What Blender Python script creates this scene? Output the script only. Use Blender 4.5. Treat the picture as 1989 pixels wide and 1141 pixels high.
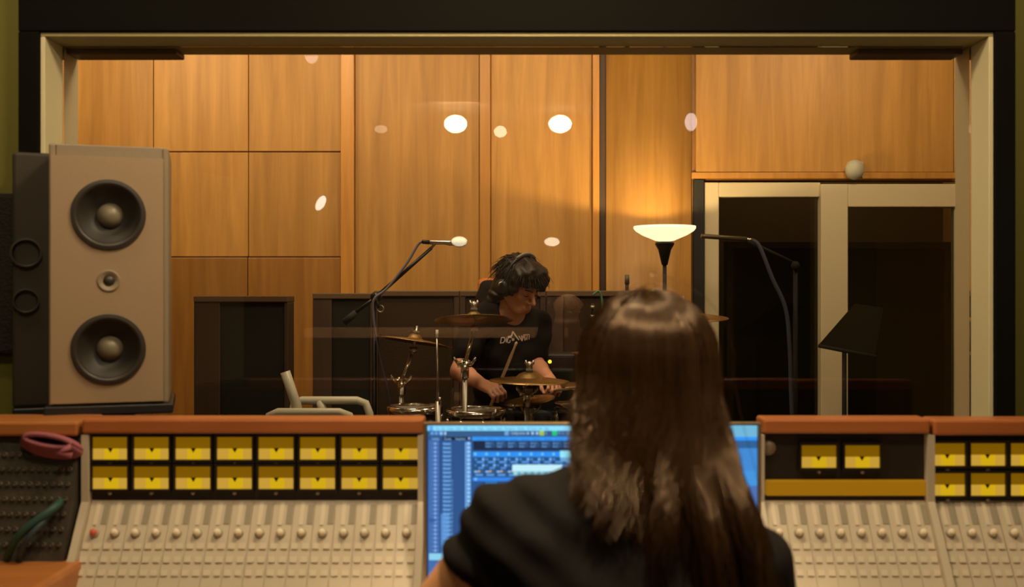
import bpy, bmesh, math, random
import numpy as np
from mathutils import Vector as V, Matrix
random.seed(7); rng = np.random.default_rng(7)
for o in list(bpy.data.objects): bpy.data.objects.remove(o)
SC = bpy.context.scene
COL = SC.collection
# ---------------------------------------------------------------- camera, light, exposure
HC, F, CX, CY = 1.25, 2000.0, 994.5, 570.5
cam = bpy.data.cameras.new('camera'); camo = bpy.data.objects.new('camera', cam); COL.objects.link(camo)
camo.location = (0, 0, HC); camo.rotation_euler = (math.pi/2, 0, 0)
cam.sensor_width = 36.0; cam.lens = 36.0*F/1989.0; cam.clip_start = 0.05
cam.dof.use_dof = True; cam.dof.focus_distance = 4.35; cam.dof.aperture_fstop = 3.2
SC.camera = camo
SC.view_settings.view_transform = 'Standard'; SC.view_settings.look = 'None'
SC.view_settings.gamma = 1.0; SC.view_settings.use_curve_mapping = False
SC.view_settings.exposure = 0.0
SC.cycles.use_denoising = True
w = bpy.data.worlds.new('world'); SC.world = w; w.use_nodes = True
w.node_tree.nodes['Background'].inputs[0].default_value = (1, .75, .5, 1)
w.node_tree.nodes['Background'].inputs[1].default_value = 0.004

def light(name, kind, loc, power, color, target=None, size=.3, spot=None, blend=.5):
    l = bpy.data.lights.new(name, kind); l.energy = power; l.color = color
    if kind == 'AREA': l.shape = 'DISK'; l.size = size
    else: l.shadow_soft_size = size
    if spot: l.spot_size = math.radians(spot); l.spot_blend = blend
    o = bpy.data.objects.new(name, l); COL.objects.link(o); o.location = loc
    if target is not None:
        o.rotation_euler = (V(target)-V(loc)).to_track_quat('-Z', 'Y').to_euler()
    return o
WARM = (1.0, .72, .40)
# live room: wall washers in its ceiling, and weak general fill
for i, (x, pw) in enumerate(((-2.3, 31), (-1.1, 18), (.15, 12.5), (2.1, 23))):
    light('wall_washer', 'AREA', (x, 4.75, 3.1), pw, WARM, (x*.98, 6.2, 2.35), .5)
light('room_fill', 'AREA', (-.6, 3.7, 3.1), 26, (1, .74, .46), (-.3, 4.4, .6), .6)
light('booth_fill', 'AREA', (2.2, 7.2, 3.1), 9, (1, .72, .4), (2.2, 8, 2.2), .3)  # added unseen fill, lifts the booth behind the glass doors
light('room_fill', 'AREA', (1.2, 3.4, 3.1), 24, (1, .74, .46), (.4, 4.6, 1.0), .6)  # added fill that brightens the drummer's face
# control room: unseen ceiling lights
light('unseen_downlight', 'AREA', (-.6, 1.2, 2.56), 11, (1, .76, .48), (-.6, 2.1, .8), .25)
light('unseen_downlight', 'SPOT', (.25, .85, 2.54), 125, (1, .76, .48), (.20, 1.56, 1.16), .05, 34, .6)  # narrow spot added to put a highlight on the woman's hair
light('unseen_downlight', 'AREA', (.95, 1.2, 2.56), 9, (1, .76, .48), (.8, 1.9, .8), .25)
light('unseen_downlight', 'AREA', (.05, 2.0, 2.56), 22, (1, .78, .48), (.05, 2.5, 1.0), .3)  # added to brighten the window jambs
light('unseen_downlight', 'AREA', (-1.25, 2.05, 2.56), 5, (1, .76, .48), (-1.25, 2.3, .8), .2)
light('unseen_downlight', 'AREA', (1.3, 2.05, 2.56), 4, (1, .76, .48), (1.3, 2.3, .8), .2)
light('shelf_fill', 'AREA', (-.4, -1.5, 2.55), 100, (1, .66, .4), (-.4, -2.9, .95), .3)  # added so the rear shelf shows up in the window glass

# ---------------------------------------------------------------- helpers
def P(px, py, d): return V(((px-CX)*d/F, d, HC-(py-CY)*d/F))
def X(px, d): return (px-CX)*d/F
def Z(py, d): return HC-(py-CY)*d/F
ORI = {}
def org(o): return ORI.get(o.name, V((0, 0, 0))) if o else V((0, 0, 0))

class MB:
    def __init__(s): s.bm = bmesh.new(); s.mi = 0
    def _f(s, vs, quads, smooth=False):
        bv = [s.bm.verts.new(v) for v in vs]
        for q in quads:
            try: f = s.bm.faces.new([bv[i] for i in q]); f.material_index = s.mi; f.smooth = smooth
            except ValueError: pass
        return s
    def box(s, lo, hi, bev=0):
        x0, y0, z0 = [min(a, b) for a, b in zip(lo, hi)]; x1, y1, z1 = [max(a, b) for a, b in zip(lo, hi)]
        if bev:
            b = min(bev, (x1-x0)*.45, (y1-y0)*.45, (z1-z0)*.45)
            t = bmesh.new()
            bmesh.ops.create_cube(t, size=1)
            for v in t.verts: v.co = ((v.co.x+.5)*(x1-x0)+x0, (v.co.y+.5)*(y1-y0)+y0, (v.co.z+.5)*(z1-z0)+z0)
            bmesh.ops.bevel(t, geom=t.edges[:], offset=b, segments=2, affect='EDGES', profile=.5)
            t.verts.ensure_lookup_table(); t.verts.index_update()
            s._f([v.co.copy() for v in t.verts], [[v.index for v in f.verts] for f in t.faces]); t.free()
            return s
        return s._f([(x0,y0,z0),(x1,y0,z0),(x1,y1,z0),(x0,y1,z0),(x0,y0,z1),(x1,y0,z1),(x1,y1,z1),(x0,y1,z1)],
                    [(3,2,1,0),(4,5,6,7),(0,1,5,4),(1,2,6,5),(2,3,7,6),(3,0,4,7)])
    def prism(s, pts, x0, x1):      # closed outline in (y,z), extruded along x
        n = len(pts)
        vs = [(x0, y, z) for y, z in pts]+[(x1, y, z) for y, z in pts]
        return s._f(vs, [tuple(range(n))[::-1], tuple(range(n, 2*n))]+[(i, (i+1) % n, n+(i+1) % n, n+i) for i in range(n)])
    def tube(s, pts, r, n=10, caps=True):
        pts = [V(p) for p in pts]; rs = r if isinstance(r, (list, tuple)) else [r]*len(pts)
        vs = []; nrm = None
        for i, p in enumerate(pts):
            t = (pts[min(i+1, len(pts)-1)]-pts[max(i-1, 0)]).normalized()
            if nrm is None: nrm = t.orthogonal().normalized()
            else: nrm = (nrm-t*nrm.dot(t)).normalized()
            b = t.cross(nrm)
            for k in range(n):
                a = 2*math.pi*k/n; vs.append(p+(nrm*math.cos(a)+b*math.sin(a))*rs[i])
        q = [(i*n+k, i*n+(k+1) % n, (i+1)*n+(k+1) % n, (i+1)*n+k) for i in range(len(pts)-1) for k in range(n)]
        if caps: q += [tuple(range(n))[::-1], tuple((len(pts)-1)*n+k for k in range(n))]
        return s._f(vs, q, True)
    def lathe(s, prof, c=(0, 0, 0), ax=(0, 0, 1), n=32, close=False):   # prof: (radius, height) list
        c = V(c); q = V((0, 0, 1)).rotation_difference(V(ax).normalized())
        vs = [c+q @ V((r*math.cos(2*math.pi*k/n), r*math.sin(2*math.pi*k/n), h)) for r, h in prof for k in range(n)]
        m = len(prof)
        fs = [(i*n+k, i*n+(k+1) % n, (i+1)*n+(k+1) % n, (i+1)*n+k) for i in range(m-1) for k in range(n)]
        if close: fs += [((m-1)*n+k, (m-1)*n+(k+1) % n, (k+1) % n, k) for k in range(n)]
        s._f(vs, fs, True); bmesh.ops.remove_doubles(s.bm, verts=s.bm.verts[:], dist=1e-6) if False else None
        return s
    def ball(s, c, r, n=16):
        r = (r, r, r) if not isinstance(r, (tuple, list)) else r
        prof = [(math.sin(math.pi*i/n), -math.cos(math.pi*i/n)) for i in range(n+1)]
        vs = [V(c)+V((r[0]*a*math.cos(2*math.pi*k/n), r[1]*a*math.sin(2*math.pi*k/n), r[2]*h)) for a, h in prof for k in range(n)]
        return s._f(vs, [(i*n+k, i*n+(k+1) % n, (i+1)*n+(k+1) % n, (i+1)*n+k) for i in range(n) for k in range(n)], True)
    def rect(s, x0, x1, z0, z1, y):     # facing the -y side
        return s._f([(x0, y, z0), (x1, y, z0), (x1, y, z1), (x0, y, z1)], [(0, 1, 2, 3)])

def to_mesh(name, mb, off):
    me = bpy.data.meshes.new(name)
    if off.length: bmesh.ops.translate(mb.bm, verts=mb.bm.verts[:], vec=-off)
    bmesh.ops.remove_doubles(mb.bm, verts=mb.bm.verts[:], dist=1e-5)
    mb.bm.to_mesh(me); mb.bm.free(); return me
def part(name, mb, mats, parent=None, at=None):
    """at None: mesh in world coordinates; else mesh local to the point `at`"""
    po = org(parent)
    me = to_mesh(name, mb, V((0, 0, 0)) if at is not None else po)
    for m in (mats if isinstance(mats, (list, tuple)) else [mats]): me.materials.append(m)
    o = bpy.data.objects.new(name, me); COL.objects.link(o); o.parent = parent
    if at is not None: o.location = V(at)-po; ORI[o.name] = V(at)
    else: ORI[o.name] = po.copy()
    return o
def inst(src, parent, at):
    o = src.copy(); COL.objects.link(o); o.parent = parent; o.location = V(at)-org(parent); ORI[o.name] = V(at); return o
def tag(o, label=None, cat=None, group=None, kind=None):
    if label: o['label'] = label
    if cat: o['category'] = cat
    if group: o['group'] = group
    if kind: o['kind'] = kind
    return o
def thing(name, loc, label, cat, group=None, kind=None):
    o = bpy.data.objects.new(name, None); COL.objects.link(o); o.location = loc; o.empty_display_size = .05
    ORI[o.name] = V(loc); return tag(o, label, cat, group, kind)
def solo(name, mb, mats, label, cat, at, group=None):   # a thing that is one mesh
    me = to_mesh(name, mb, V(at))
    for m in (mats if isinstance(mats, (list, tuple)) else [mats]): me.materials.append(m)
    o = bpy.data.objects.new(name, me); COL.objects.link(o); o.location = at; ORI[o.name] = V(at)
    return tag(o, label, cat, group)
def struct(name, mb, m):
    o = part(name, mb, m); o['kind'] = 'structure'; return o

# ---------------------------------------------------------------- materials
def mat(name, col, rough=.5, metal=0., emit=None, strength=1., bump=None, coat=0., spec=None, var=None):
    m = bpy.data.materials.new(name); m.use_nodes = True; nt = m.node_tree; b = nt.nodes['Principled BSDF']
    b.inputs['Base Color'].default_value = (*col, 1); b.inputs['Roughness'].default_value = rough; b.inputs['Metallic'].default_value = metal
    if coat: b.inputs['Coat Weight'].default_value = coat; b.inputs['Coat Roughness'].default_value = .15
    if spec is not None: b.inputs['Specular IOR Level'].default_value = spec
    if emit: b.inputs['Emission Color'].default_value = (*emit, 1); b.inputs['Emission Strength'].default_value = strength
    if bump or var:
        tc = nt.nodes.new('ShaderNodeTexCoord'); n = nt.nodes.new('ShaderNodeTexNoise')
        n.inputs['Scale'].default_value = (bump or var)[0]; n.inputs['Detail'].default_value = 4
        nt.links.new(tc.outputs['Object'], n.inputs['Vector'])
        if bump:
            bp = nt.nodes.new('ShaderNodeBump'); bp.inputs['Strength'].default_value = bump[1]; bp.inputs['Distance'].default_value = .01
            nt.links.new(n.outputs['Fac'], bp.inputs['Height']); nt.links.new(bp.outputs['Normal'], b.inputs['Normal'])
        if var:
            r = nt.nodes.new('ShaderNodeMix'); r.data_type = 'RGBA'
            r.inputs['A'].default_value = (*col, 1); r.inputs['B'].default_value = (*var[1], 1)
            nt.links.new(n.outputs['Fac'], r.inputs['Factor']); nt.links.new(r.outputs['Result'], b.inputs['Base Color'])
    return m
def wood(name, a, b_, rough=.4, scale=(9, 9, .55), coat=.0, vary=.25):
    m = bpy.data.materials.new(name); m.use_nodes = True; nt = m.node_tree; b = nt.nodes['Principled BSDF']; L = nt.links.new
    tc = nt.nodes.new('ShaderNodeTexCoord'); mp = nt.nodes.new('ShaderNodeMapping'); mp.inputs['Scale'].default_value = scale
    oi = nt.nodes.new('ShaderNodeObjectInfo'); ad = nt.nodes.new('ShaderNodeVectorMath'); ad.operation = 'ADD'
    sc = nt.nodes.new('ShaderNodeVectorMath'); sc.operation = 'SCALE'; sc.inputs[0].default_value = (13, 7, 5)
    L(oi.outputs['Random'], sc.inputs['Scale']); L(tc.outputs['Object'], ad.inputs[0]); L(sc.outputs[0], ad.inputs[1])
    L(ad.outputs[0], mp.inputs['Vector'])
    n1 = nt.nodes.new('ShaderNodeTexNoise'); n1.inputs['Scale'].default_value = 1.6; n1.inputs['Detail'].default_value = 7; n1.inputs['Roughness'].default_value = .62; n1.inputs['Distortion'].default_value = .6
    L(mp.outputs[0], n1.inputs['Vector'])
    cr = nt.nodes.new('ShaderNodeValToRGB'); cr.color_ramp.elements[0].position = .3; cr.color_ramp.elements[1].position = .72
    cr.color_ramp.elements[0].color = (*a, 1); cr.color_ramp.elements[1].color = (*b_, 1); L(n1.outputs['Fac'], cr.inputs[0])
    hs = nt.nodes.new('ShaderNodeHueSaturation'); mr = nt.nodes.new('ShaderNodeMapRange')
    mr.inputs['To Min'].default_value = 1-vary; mr.inputs['To Max'].default_value = 1+vary*.5
    L(oi.outputs['Random'], mr.inputs[0]); L(mr.outputs[0], hs.inputs['Value']); L(cr.outputs[0], hs.inputs['Color']); L(hs.outputs[0], b.inputs['Base Color'])
    b.inputs['Roughness'].default_value = rough
    if coat: b.inputs['Coat Weight'].default_value = coat; b.inputs['Coat Roughness'].default_value = .2
    bp = nt.nodes.new('ShaderNodeBump'); bp.inputs['Strength'].default_value = .08; bp.inputs['Distance'].default_value = .004
    L(n1.outputs['Fac'], bp.inputs['Height']); L(bp.outputs[0], b.inputs['Normal'])
    return m
def glassmat(name, tint=(1, 1, 1), ior=1.5, rough=0.):
    m = bpy.data.materials.new(name); m.use_nodes = True; nt = m.node_tree; nt.nodes.clear(); L = nt.links.new
    out = nt.nodes.new('ShaderNodeOutputMaterial'); mx = nt.nodes.new('ShaderNodeMixShader'); fr = nt.nodes.new('ShaderNodeFresnel')
    fr.inputs['IOR'].default_value = ior
    t = nt.nodes.new('ShaderNodeBsdfTransparent'); t.inputs[0].default_value = (*tint, 1)
    g = nt.nodes.new('ShaderNodeBsdfGlossy'); g.inputs['Roughness'].default_value = rough
    L(fr.outputs[0], mx.inputs[0]); L(t.outputs[0], mx.inputs[1]); L(g.outputs[0], mx.inputs[2]); L(mx.outputs[0], out.inputs[0])
    return m
def emit(name, col, s=1.): return mat(name, (0.01, .01, .01), .5, 0, col, s, spec=.2)

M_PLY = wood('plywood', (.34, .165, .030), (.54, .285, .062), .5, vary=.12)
M_PLY_D = wood('dark_plywood', (.21, .09, .014), (.33, .155, .028), .45, vary=.12)
M_TRIMW = wood('trim_wood', (.38, .165, .028), (.58, .29, .06), .4)
M_CONS = wood('console_wood', (.36, .105, .028), (.5, .16, .045), .38, scale=(.8, 9, 9), coat=.25, vary=.05)
M_CONS_D = wood('ledge_wood', (.32, .11, .03), (.46, .17, .04), .4, scale=(.8, 9, 9), vary=.05)
M_GOBO = wood('gobo_wood', (.035, .019, .010), (.062, .034, .017), .55, vary=.1)
M_GOBO_R = wood('gobo_rail_wood', (.085, .045, .02), (.13, .075, .033), .5, scale=(.6, 9, 9), vary=.1)
M_GOBO_F = mat('gobo_fabric', (.018, .018, .013), .95, bump=(300, .4), spec=.1)
M_OLIVE = mat('olive_paint', (.15, .14, .03), .8, bump=(60, .1), spec=.2)
M_CASING = mat('black_casing_paint', (.006, .0055, .004), .95, bump=(40, .1), spec=.08)
M_CREAM = mat('cream_jamb_paint', (.64, .57, .34), .6, bump=(40, .08))
M_DOOR = mat('cream_door_paint', (.55, .48, .31), .5, bump=(40, .05))
M_BLACK = mat('black_plastic', (.012, .012, .012), .45)
M_BLACKM = mat('black_metal', (.02, .02, .02), .35, .6)
M_RUBBER = mat('black_rubber', (.01, .01, .009), .8)
M_CHROME = mat('chrome', (.75, .72, .66), .18, 1.)
M_STEEL = mat('brushed_steel', (.5, .47, .42), .32, 1.)
M_BRONZE = mat('cymbal_bronze', (.32, .21, .08), .40, 1., bump=(90, .15))
M_WHITE = mat('white_plastic', (.72, .70, .62), .5)
M_GLINT = mat('cream_glint', (.85, .80, .58), .95, bump=(200, .5))
M_DARKWALL = mat('dark_wall', (.035, .026, .017), .8, bump=(20, .2))
M_FLOOR = wood('floor_boards', (.06, .03, .012), (.11, .06, .025), .5, scale=(6, .5, 6))
M_CEIL = mat('ceiling_tile', (.10, .085, .06), .9, bump=(80, .3))
M_GLASS = glassmat('window_glass')
M_GLASS2 = glassmat('door_glass', (.8, .8, .75))

# ---------------------------------------------------------------- room shells
YW0, YW1, YG = 2.75, 2.93, 2.84          # window wall faces and glass plane
WX0, WX1 = X(85, YW0), X(1923, YW0); WZ1 = Z(66, YW0); WZ0 = .70
RX = 2.6; YB = -3.3
YF = 6.2                                   # far wall of the live room
LX = 3.35
struct('floor', MB().box((-RX, YB, -.1), (RX, YW1, 0)), M_FLOOR)
struct('ceiling', MB().box((-RX, YB, 2.6), (RX, YW1, 2.7)), M_CEIL)
struct('wall_left', MB().box((-RX-.1, YB, 0), (-RX, YW0, 2.6)), M_OLIVE)
struct('wall_right', MB().box((RX, YB, 0), (RX+.1, YW0, 2.6)), M_OLIVE)
struct('wall_rear', MB().box((-RX, YB-.1, 0), (RX, YB, 2.6)), M_DARKWALL)
fw = MB()
fw.box((-LX, YW0, 0), (WX0, YW1, 3.2)); fw.box((WX1, YW0, 0), (LX, YW1, 3.2))
fw.box((WX0, YW0, 0), (WX1, YW1, WZ0)); fw.box((WX0, YW0, WZ1), (WX1, YW1, 3.2))
struct('wall_front', fw, M_OLIVE)
struct('floor.001', MB().box((-LX, YW1, -.1), (LX, 8.2, 0)), M_FLOOR)
struct('ceiling.001', MB().box((-LX, YW1, 3.2), (LX, 8.2, 3.3)), M_CEIL)
struct('wall_far_left', MB().box((-LX-.1, YW1, 0), (-LX, YF, 3.2)), M_PLY)
struct('wall_far_right', MB().box((LX, YW1, 0), (LX+.1, 8.2, 3.2)), M_PLY)
DX0, DZ1 = X(1362, YF), Z(350, YF)         # opening of the glass doors
wf = MB()
wf.box((-LX, YF, 0), (DX0, YF+.12, 3.2)); wf.box((DX0, YF, DZ1), (LX, YF+.12, 3.2))
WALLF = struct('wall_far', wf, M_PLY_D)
bo = MB(); bo.box((DX0-.1, 8.0, 0), (LX, 8.1, 3.2)); bo.box((DX0-.1, YF+.12, 0), (DX0, 8.0, 3.2))
struct('wall_booth', bo, mat('booth_wall', (.10, .06, .025), .9, bump=(12, .4)))

# plywood panels on the far wall, each its own piece
def panel(px0, px1, z0, z1, m=M_PLY, th=.02, bulge=0.):
    x0, x1 = X(px0, YF)+.002, X(px1, YF)-.002
    mb = MB()
    if bulge:
        n = 14; r = []
        for i in range(n+1):
            t = i/n; r.append((x0+(x1-x0)*t, YF-th-bulge*(1-(2*t-1)**2)))
        vs = [(x, y, z0) for x, y in r]+[(x, y, z1) for x, y in r]; k = n+1
        mb._f(vs, [(i, i+1, k+i+1, k+i) for i in range(n)], True)
        mb._f([(x, y, z1) for x, y in r]+[(x1, YF, z1), (x0, YF, z1)], [tuple(range(n+3))])
    else: mb.box((x0, YF-th, z0), (x1, YF, z1), .004)
    return part('panel', mb, m, WALLF)
zt = 3.18; zs = Z(296, YF); zl = Z(500, YF)
for a, b in ((-60, 300), (300, 484), (484, 664)):
    panel(a, b, zs+.003, zt); panel(a, b, zl+.003, zs-.003)
    panel(a, b, .02, zl-.003, M_PLY_D, .035)  # darker lower row: a weaker window reflection put into the wood tone
panel(690, 932, .02, zt); panel(953, 1150, .02, zt)
panel(1176, 1342, .02, zt, bulge=.10)
z2 = DZ1+.045
panel(1350, 1850, z2, zt); panel(1850, 2080, z2, zt)
for a, b in ((664, 690), (932, 953), (1150, 1163)):
    mb = MB().box((X(a, YF), YF-.05, .02), (X(b, YF), YF, zt), .006); part('pilaster', mb, M_TRIMW, WALLF)
mb = MB().box((X(1163, YF), YF-.012, .02), (X(1176, YF), YF, zt)); part('joint_strip', mb, M_GOBO, WALLF)
mb = MB().box((X(1342, YF), YF-.03, DZ1+.005), (X(2080, YF), YF, DZ1+.043), .004); part('door_head_trim', mb, M_TRIMW, WALLF)

# ---------------------------------------------------------------- studio window
win = thing('window_1', (0, YW0, WZ0), 'wide control room window in a black casing with cream jambs', 'window', kind='structure'); del win['category']
cw = .055; yc0, yc1 = YW0-.03, YW0
part('casing', MB().box((WX0-cw, yc0, WZ0-.06), (WX0, yc1, WZ1), .004), M_CASING, win)
part('casing', MB().box((WX1, yc0, WZ0-.06), (WX1+cw, yc1, WZ1), .004), M_CASING, win)
part('casing', MB().box((WX0-cw, yc0, WZ1), (WX1+cw, yc1, WZ1+.32), .004), M_CASING, win)
part('jamb', MB().box((WX0, YW0-.02, WZ0+.03), (WX0+.012, YW1+.01, WZ1-.012), .002), M_CREAM, win)
part('jamb', MB().box((WX1-.012, YW0-.02, WZ0+.03), (WX1, YW1+.01, WZ1-.012), .002), M_CREAM, win)
part('head_jamb', MB().box((WX0, YW0-.02, WZ1-.012), (WX1, YW1+.01, WZ1), .002), mat('olive_jamb_paint', (.34, .28, .12), .6), win)
part('sill', MB().box((WX0, YW0-.04, WZ0), (WX1, YW1+.01, WZ0+.03), .004), M_CREAM, win)
part('glass_pane', MB().box((WX0+.013, YG-.004, WZ0+.031), (WX1-.013, YG+.004, WZ1-.013)), M_GLASS, win)
for a, b in ((150, 358), (1650, 1850)):
    part('batten', MB().box((X(a, 2.93), YW1-.07, Z(112, 2.9)), (X(b, 2.93), YW1+.005, WZ1-.013), .004), M_GOBO_R, win)

# ---------------------------------------------------------------- glass doors of the booth
yd = YF+.03
door = thing('door_1', (X(1362, YF), yd, 0), 'cream framed sliding glass doors on the right', 'door', kind='structure'); del door['category']
part('gap_shade_strip', MB().box((DX0-.05, YF-.03, 0), (DX0+.012, YF+.06, DZ1+.0), .003), M_RUBBER, door)  # dark strip added for the shadowed gap beside the door frame
xa, xb = X(1366, yd), X(1394, yd)
part('stile', MB().box((xa, yd-.04, 0), (xb, yd+.04, Z(356, yd)), .005), M_DOOR, door)
part('top_rail', MB().box((xb, yd-.04, Z(384, yd)), (X(1590, yd), yd+.04, Z(356, yd)), .005), M_DOOR, door)
part('stile', MB().box((X(1588, yd), yd-.07, 0), (X(1640, yd), yd+.01, Z(360, yd)), .005), M_DOOR, door)
part('top_rail', MB().box((X(1640, yd), yd-.07, Z(404, yd)), (LX, yd+.01, Z(360, yd)), .005), M_DOOR, door)
part('stile', MB().box((X(1848, yd), yd-.07, 0), (X(1900, yd), yd+.01, Z(404, yd)), .005), M_DOOR, door)
part('bottom_rail', MB().box((xb, yd-.04, 0), (X(1588, yd), yd+.04, .12), .005), M_DOOR, door)
part('bottom_rail', MB().box((X(1640, yd), yd-.07, 0), (LX, yd+.01, .12), .005), M_DOOR, door)
part('glass_pane', MB().box((xb, yd-.005, .12), (X(1588, yd), yd+.005, Z(384, yd))), M_GLASS2, door)
part('glass_pane', MB().box((X(1640, yd), yd-.035, .12), (X(1848, yd), yd-.025, Z(404, yd))), M_GLASS2, door)
mb = MB().ball(P(1660, 330, YF-.06), (.055, .05, .06)); mb.box(P(1648, 345, YF-.05), P(1672, 316, YF-.0), .005)
solo('wall_sensor', mb, mat('grey_sensor', (.40, .40, .31), .6), 'small white rounded sensor on the wall above the glass doors', 'sensor', P(1660, 330, YF-.05))

# ---------------------------------------------------------------- gobos (acoustic baffles)
def gobo(label, px0, px1, d, ztop, sl=.06, sr=.06, yaw=0., fabric=M_GOBO_F, rail=M_GOBO_R, rh=.05):
    x0, x1 = X(px0, d), X(px1, d); c = V(((x0+x1)/2, d, 0)); hw = (x1-x0)/2
    g = thing('acoustic_baffle', c, label, 'baffle', 'acoustic baffles behind the drums')
    g.rotation_euler = (0, 0, yaw)
    def p(n, lo, hi, m, bev=.004):
        part(n, MB().box(V(lo)+c, V(hi)+c, bev), m, g)
    p('stile', (-hw, -.04, .06), (-hw+sl, .04, ztop-rh), M_GOBO); p('stile', (hw-sr, -.04, .06), (hw, .04, ztop-rh), M_GOBO)
    p('top_rail', (-hw, -.045, ztop-rh), (hw, .045, ztop), rail)
    p('bottom_rail', (-hw+sl, -.04, .06), (hw-sr, .04, .14), M_GOBO)
    p('fabric_panel', (-hw+sl, -.03, .14), (hw-sr, .03, ztop-rh), fabric)
    for s in (-1, 1): p('foot', (s*hw*.8-.03, -.12, 0), (s*hw*.8+.03, .12, .06), M_GOBO)
    return g
FB = mat('brown_gobo_fabric', (.040, .026, .015), .95, bump=(250, .4), spec=.1)
gobo('dark baffle with a black-green panel, leftmost of the row behind the drums', 610, 728, 5.42, Z(570, 5.42), .10, .02, rh=.03)
gobo('brown baffle behind the left cymbal and the boom stand', 728.5, 893, 5.45, Z(565, 5.45), .02, .03, fabric=FB, rh=.03)
gobo('brown baffle directly behind the drummer', 893.6, 1060, 5.45, Z(565, 5.45), .03, .03, fabric=FB, rh=.03)
gobo('brown baffle between the drummer and the seated woman, behind the amplifier', 1060.6, 1250, 5.45, Z(565, 5.45), .09, .05, fabric=FB, rh=.03)
gobo('tall dark baffle with a black panel standing left of the cream chair', 378, 570, 4.9, Z(575, 4.9), .13, .02, math.radians(-9), rh=.03)

gobo('black baffle standing inside the dark booth behind the glass doors', 1405, 1850, 7.4, Z(470, 7.4), .05, .05, math.radians(4), rail=M_GOBO)
# ---------------------------------------------------------------- torchiere
d = 5.6; c = P(1291, 450, d); zr = Z(440, d); zb = Z(468, d); r = X(1291+60, d)-X(1291, d)
lamp = thing('floor_lamp', (c.x, d, 0), 'lit torchiere floor lamp with a white glass bowl on a slim dark pole', 'lamp')
prof = [(.02, zb-.005), (.05, zb), (r*.72, zb+.03), (r*.93, zb+.052), (r, zr-.012), (r, zr), (r-.008, zr), (r-.01, zr-.012), (r*.90, zb+.06), (r*.68, zb+.04), (.045, zb+.012), (.02, zb+.008)]
part('bowl', MB().lathe([(a, h) for a, h in prof], (c.x, d, 0), close=True, n=48), mat('lit_glass_bowl', (.9, .85, .7), .3, 0, (1, .84, .50), 1.25), lamp)
z3 = Z(475, d); z4 = Z(515, d)
part('holder', MB().lathe([(.0, zb-.006), (.05, zb-.006), (.052, z3), (.035, z3-.03), (.016, z4), (0, z4)], (c.x, d, 0)), M_BLACKM, lamp)
part('pole', MB().lathe([(0, .03), (.011, .03), (.011, z4), (0, z4)], (c.x, d, 0), n=16), M_BLACKM, lamp)
part('base', MB().lathe([(0, 0), (.14, 0), (.14, .015), (.03, .03), (0, .032)], (c.x, d, 0)), M_BLACKM, lamp)
part('bulb', MB().ball((c.x, d, zb+.015), (.014, .014, .008), 12), emit('bulb_glow', (1, .85, .55), 20), lamp)
pl = light('lamp_bulb_light', 'POINT', (c.x, d, zr-.046), 30, (1, .68, .30), size=.012)

# ---------------------------------------------------------------- control room lamps (seen mirrored in the glass)
def mirror(px, py, y=None, z=None):
    """point in the control room whose mirror image in the window glass stands in that direction"""
    v = 2*YG
    t = (v-y) if y is not None else (z-HC)*F/(CY-py)
    return V(((px-CX)*t/F, v-t, HC-(py-CY)*t/F))
M_GLOBE = emit('globe_glow', (1, .88, .62), 26); M_GLOBE2 = emit('sconce_glow', (1, .88, .60), 10); M_SPOT = emit('spot_glow', (1, .9, .75), 12)
def pendant(px, py, y, rx, rz, m, label):
    p = mirror(px, py, y=y)
    t = thing('pendant_lamp', p, label, 'lamp', 'globe lamps in the control room')
    part('globe', MB().ball(p, (rx, rx, rz)), m, t)
    part('stem', MB().tube([p+V((0, 0, rz*.95)), (p.x, p.y, 2.6)], .004, 6), M_BLACKM, t)
pendant(885, 241, -1.85, .085, .065, M_GLOBE, 'left one of the pair of white oval globe lamps mirrored in the glass')
pendant(1088, 241, -1.85, .085, .065, M_GLOBE, 'right one of the pair of white oval globe lamps mirrored in the glass')
pendant(972, 256, -2.3, .05, .045, M_GLOBE2, 'small globe lamp mirrored between the two large globes')
pendant(740, 251, -2.3, .05, .03, emit('dim_globe', (1, .8, .5), 3.5), 'dim small globe lamp mirrored left of the two large globes')
def sconce(px, py, rx, rz, m, label, tilt=0.):
    p = mirror(px, py, y=YB+.08)
    t = thing('wall_lamp', p, label, 'lamp', 'wall lamps at the back of the control room')
    g = part('shade', MB().ball((0, 0, 0), (rx, .05, rz)), m, t, at=p); g.rotation_euler = (0, tilt, 0)
    part('backplate', MB().box(p+V((-.03, -.045, -.03)), p+V((.03, -.078, .03)), .004), M_STEEL, t)
sconce(1072, 470, .066, .038, M_GLOBE2, 'cream oval wall lamp mirrored above and right of the drummer')
sconce(892, 470, .066, .038, M_GLOBE2, 'cream oval wall lamp mirrored beside the windscreen of the overhead microphone')
sconce(623, 395, .036, .07, M_SPOT, 'small tilted spotlight mirrored on the left wood wall', .5)
pendant(605, 105, .31, .036, .05, emit('dim_spot', (1, .85, .75), 4), 'faint small globe lamp mirrored at the top left of the window')
pendant(1342, 237, -1.8, .045, .065, emit('dim_spot2', (1, .85, .8), 7), 'small globe lamp mirrored above the torchiere')

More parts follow.
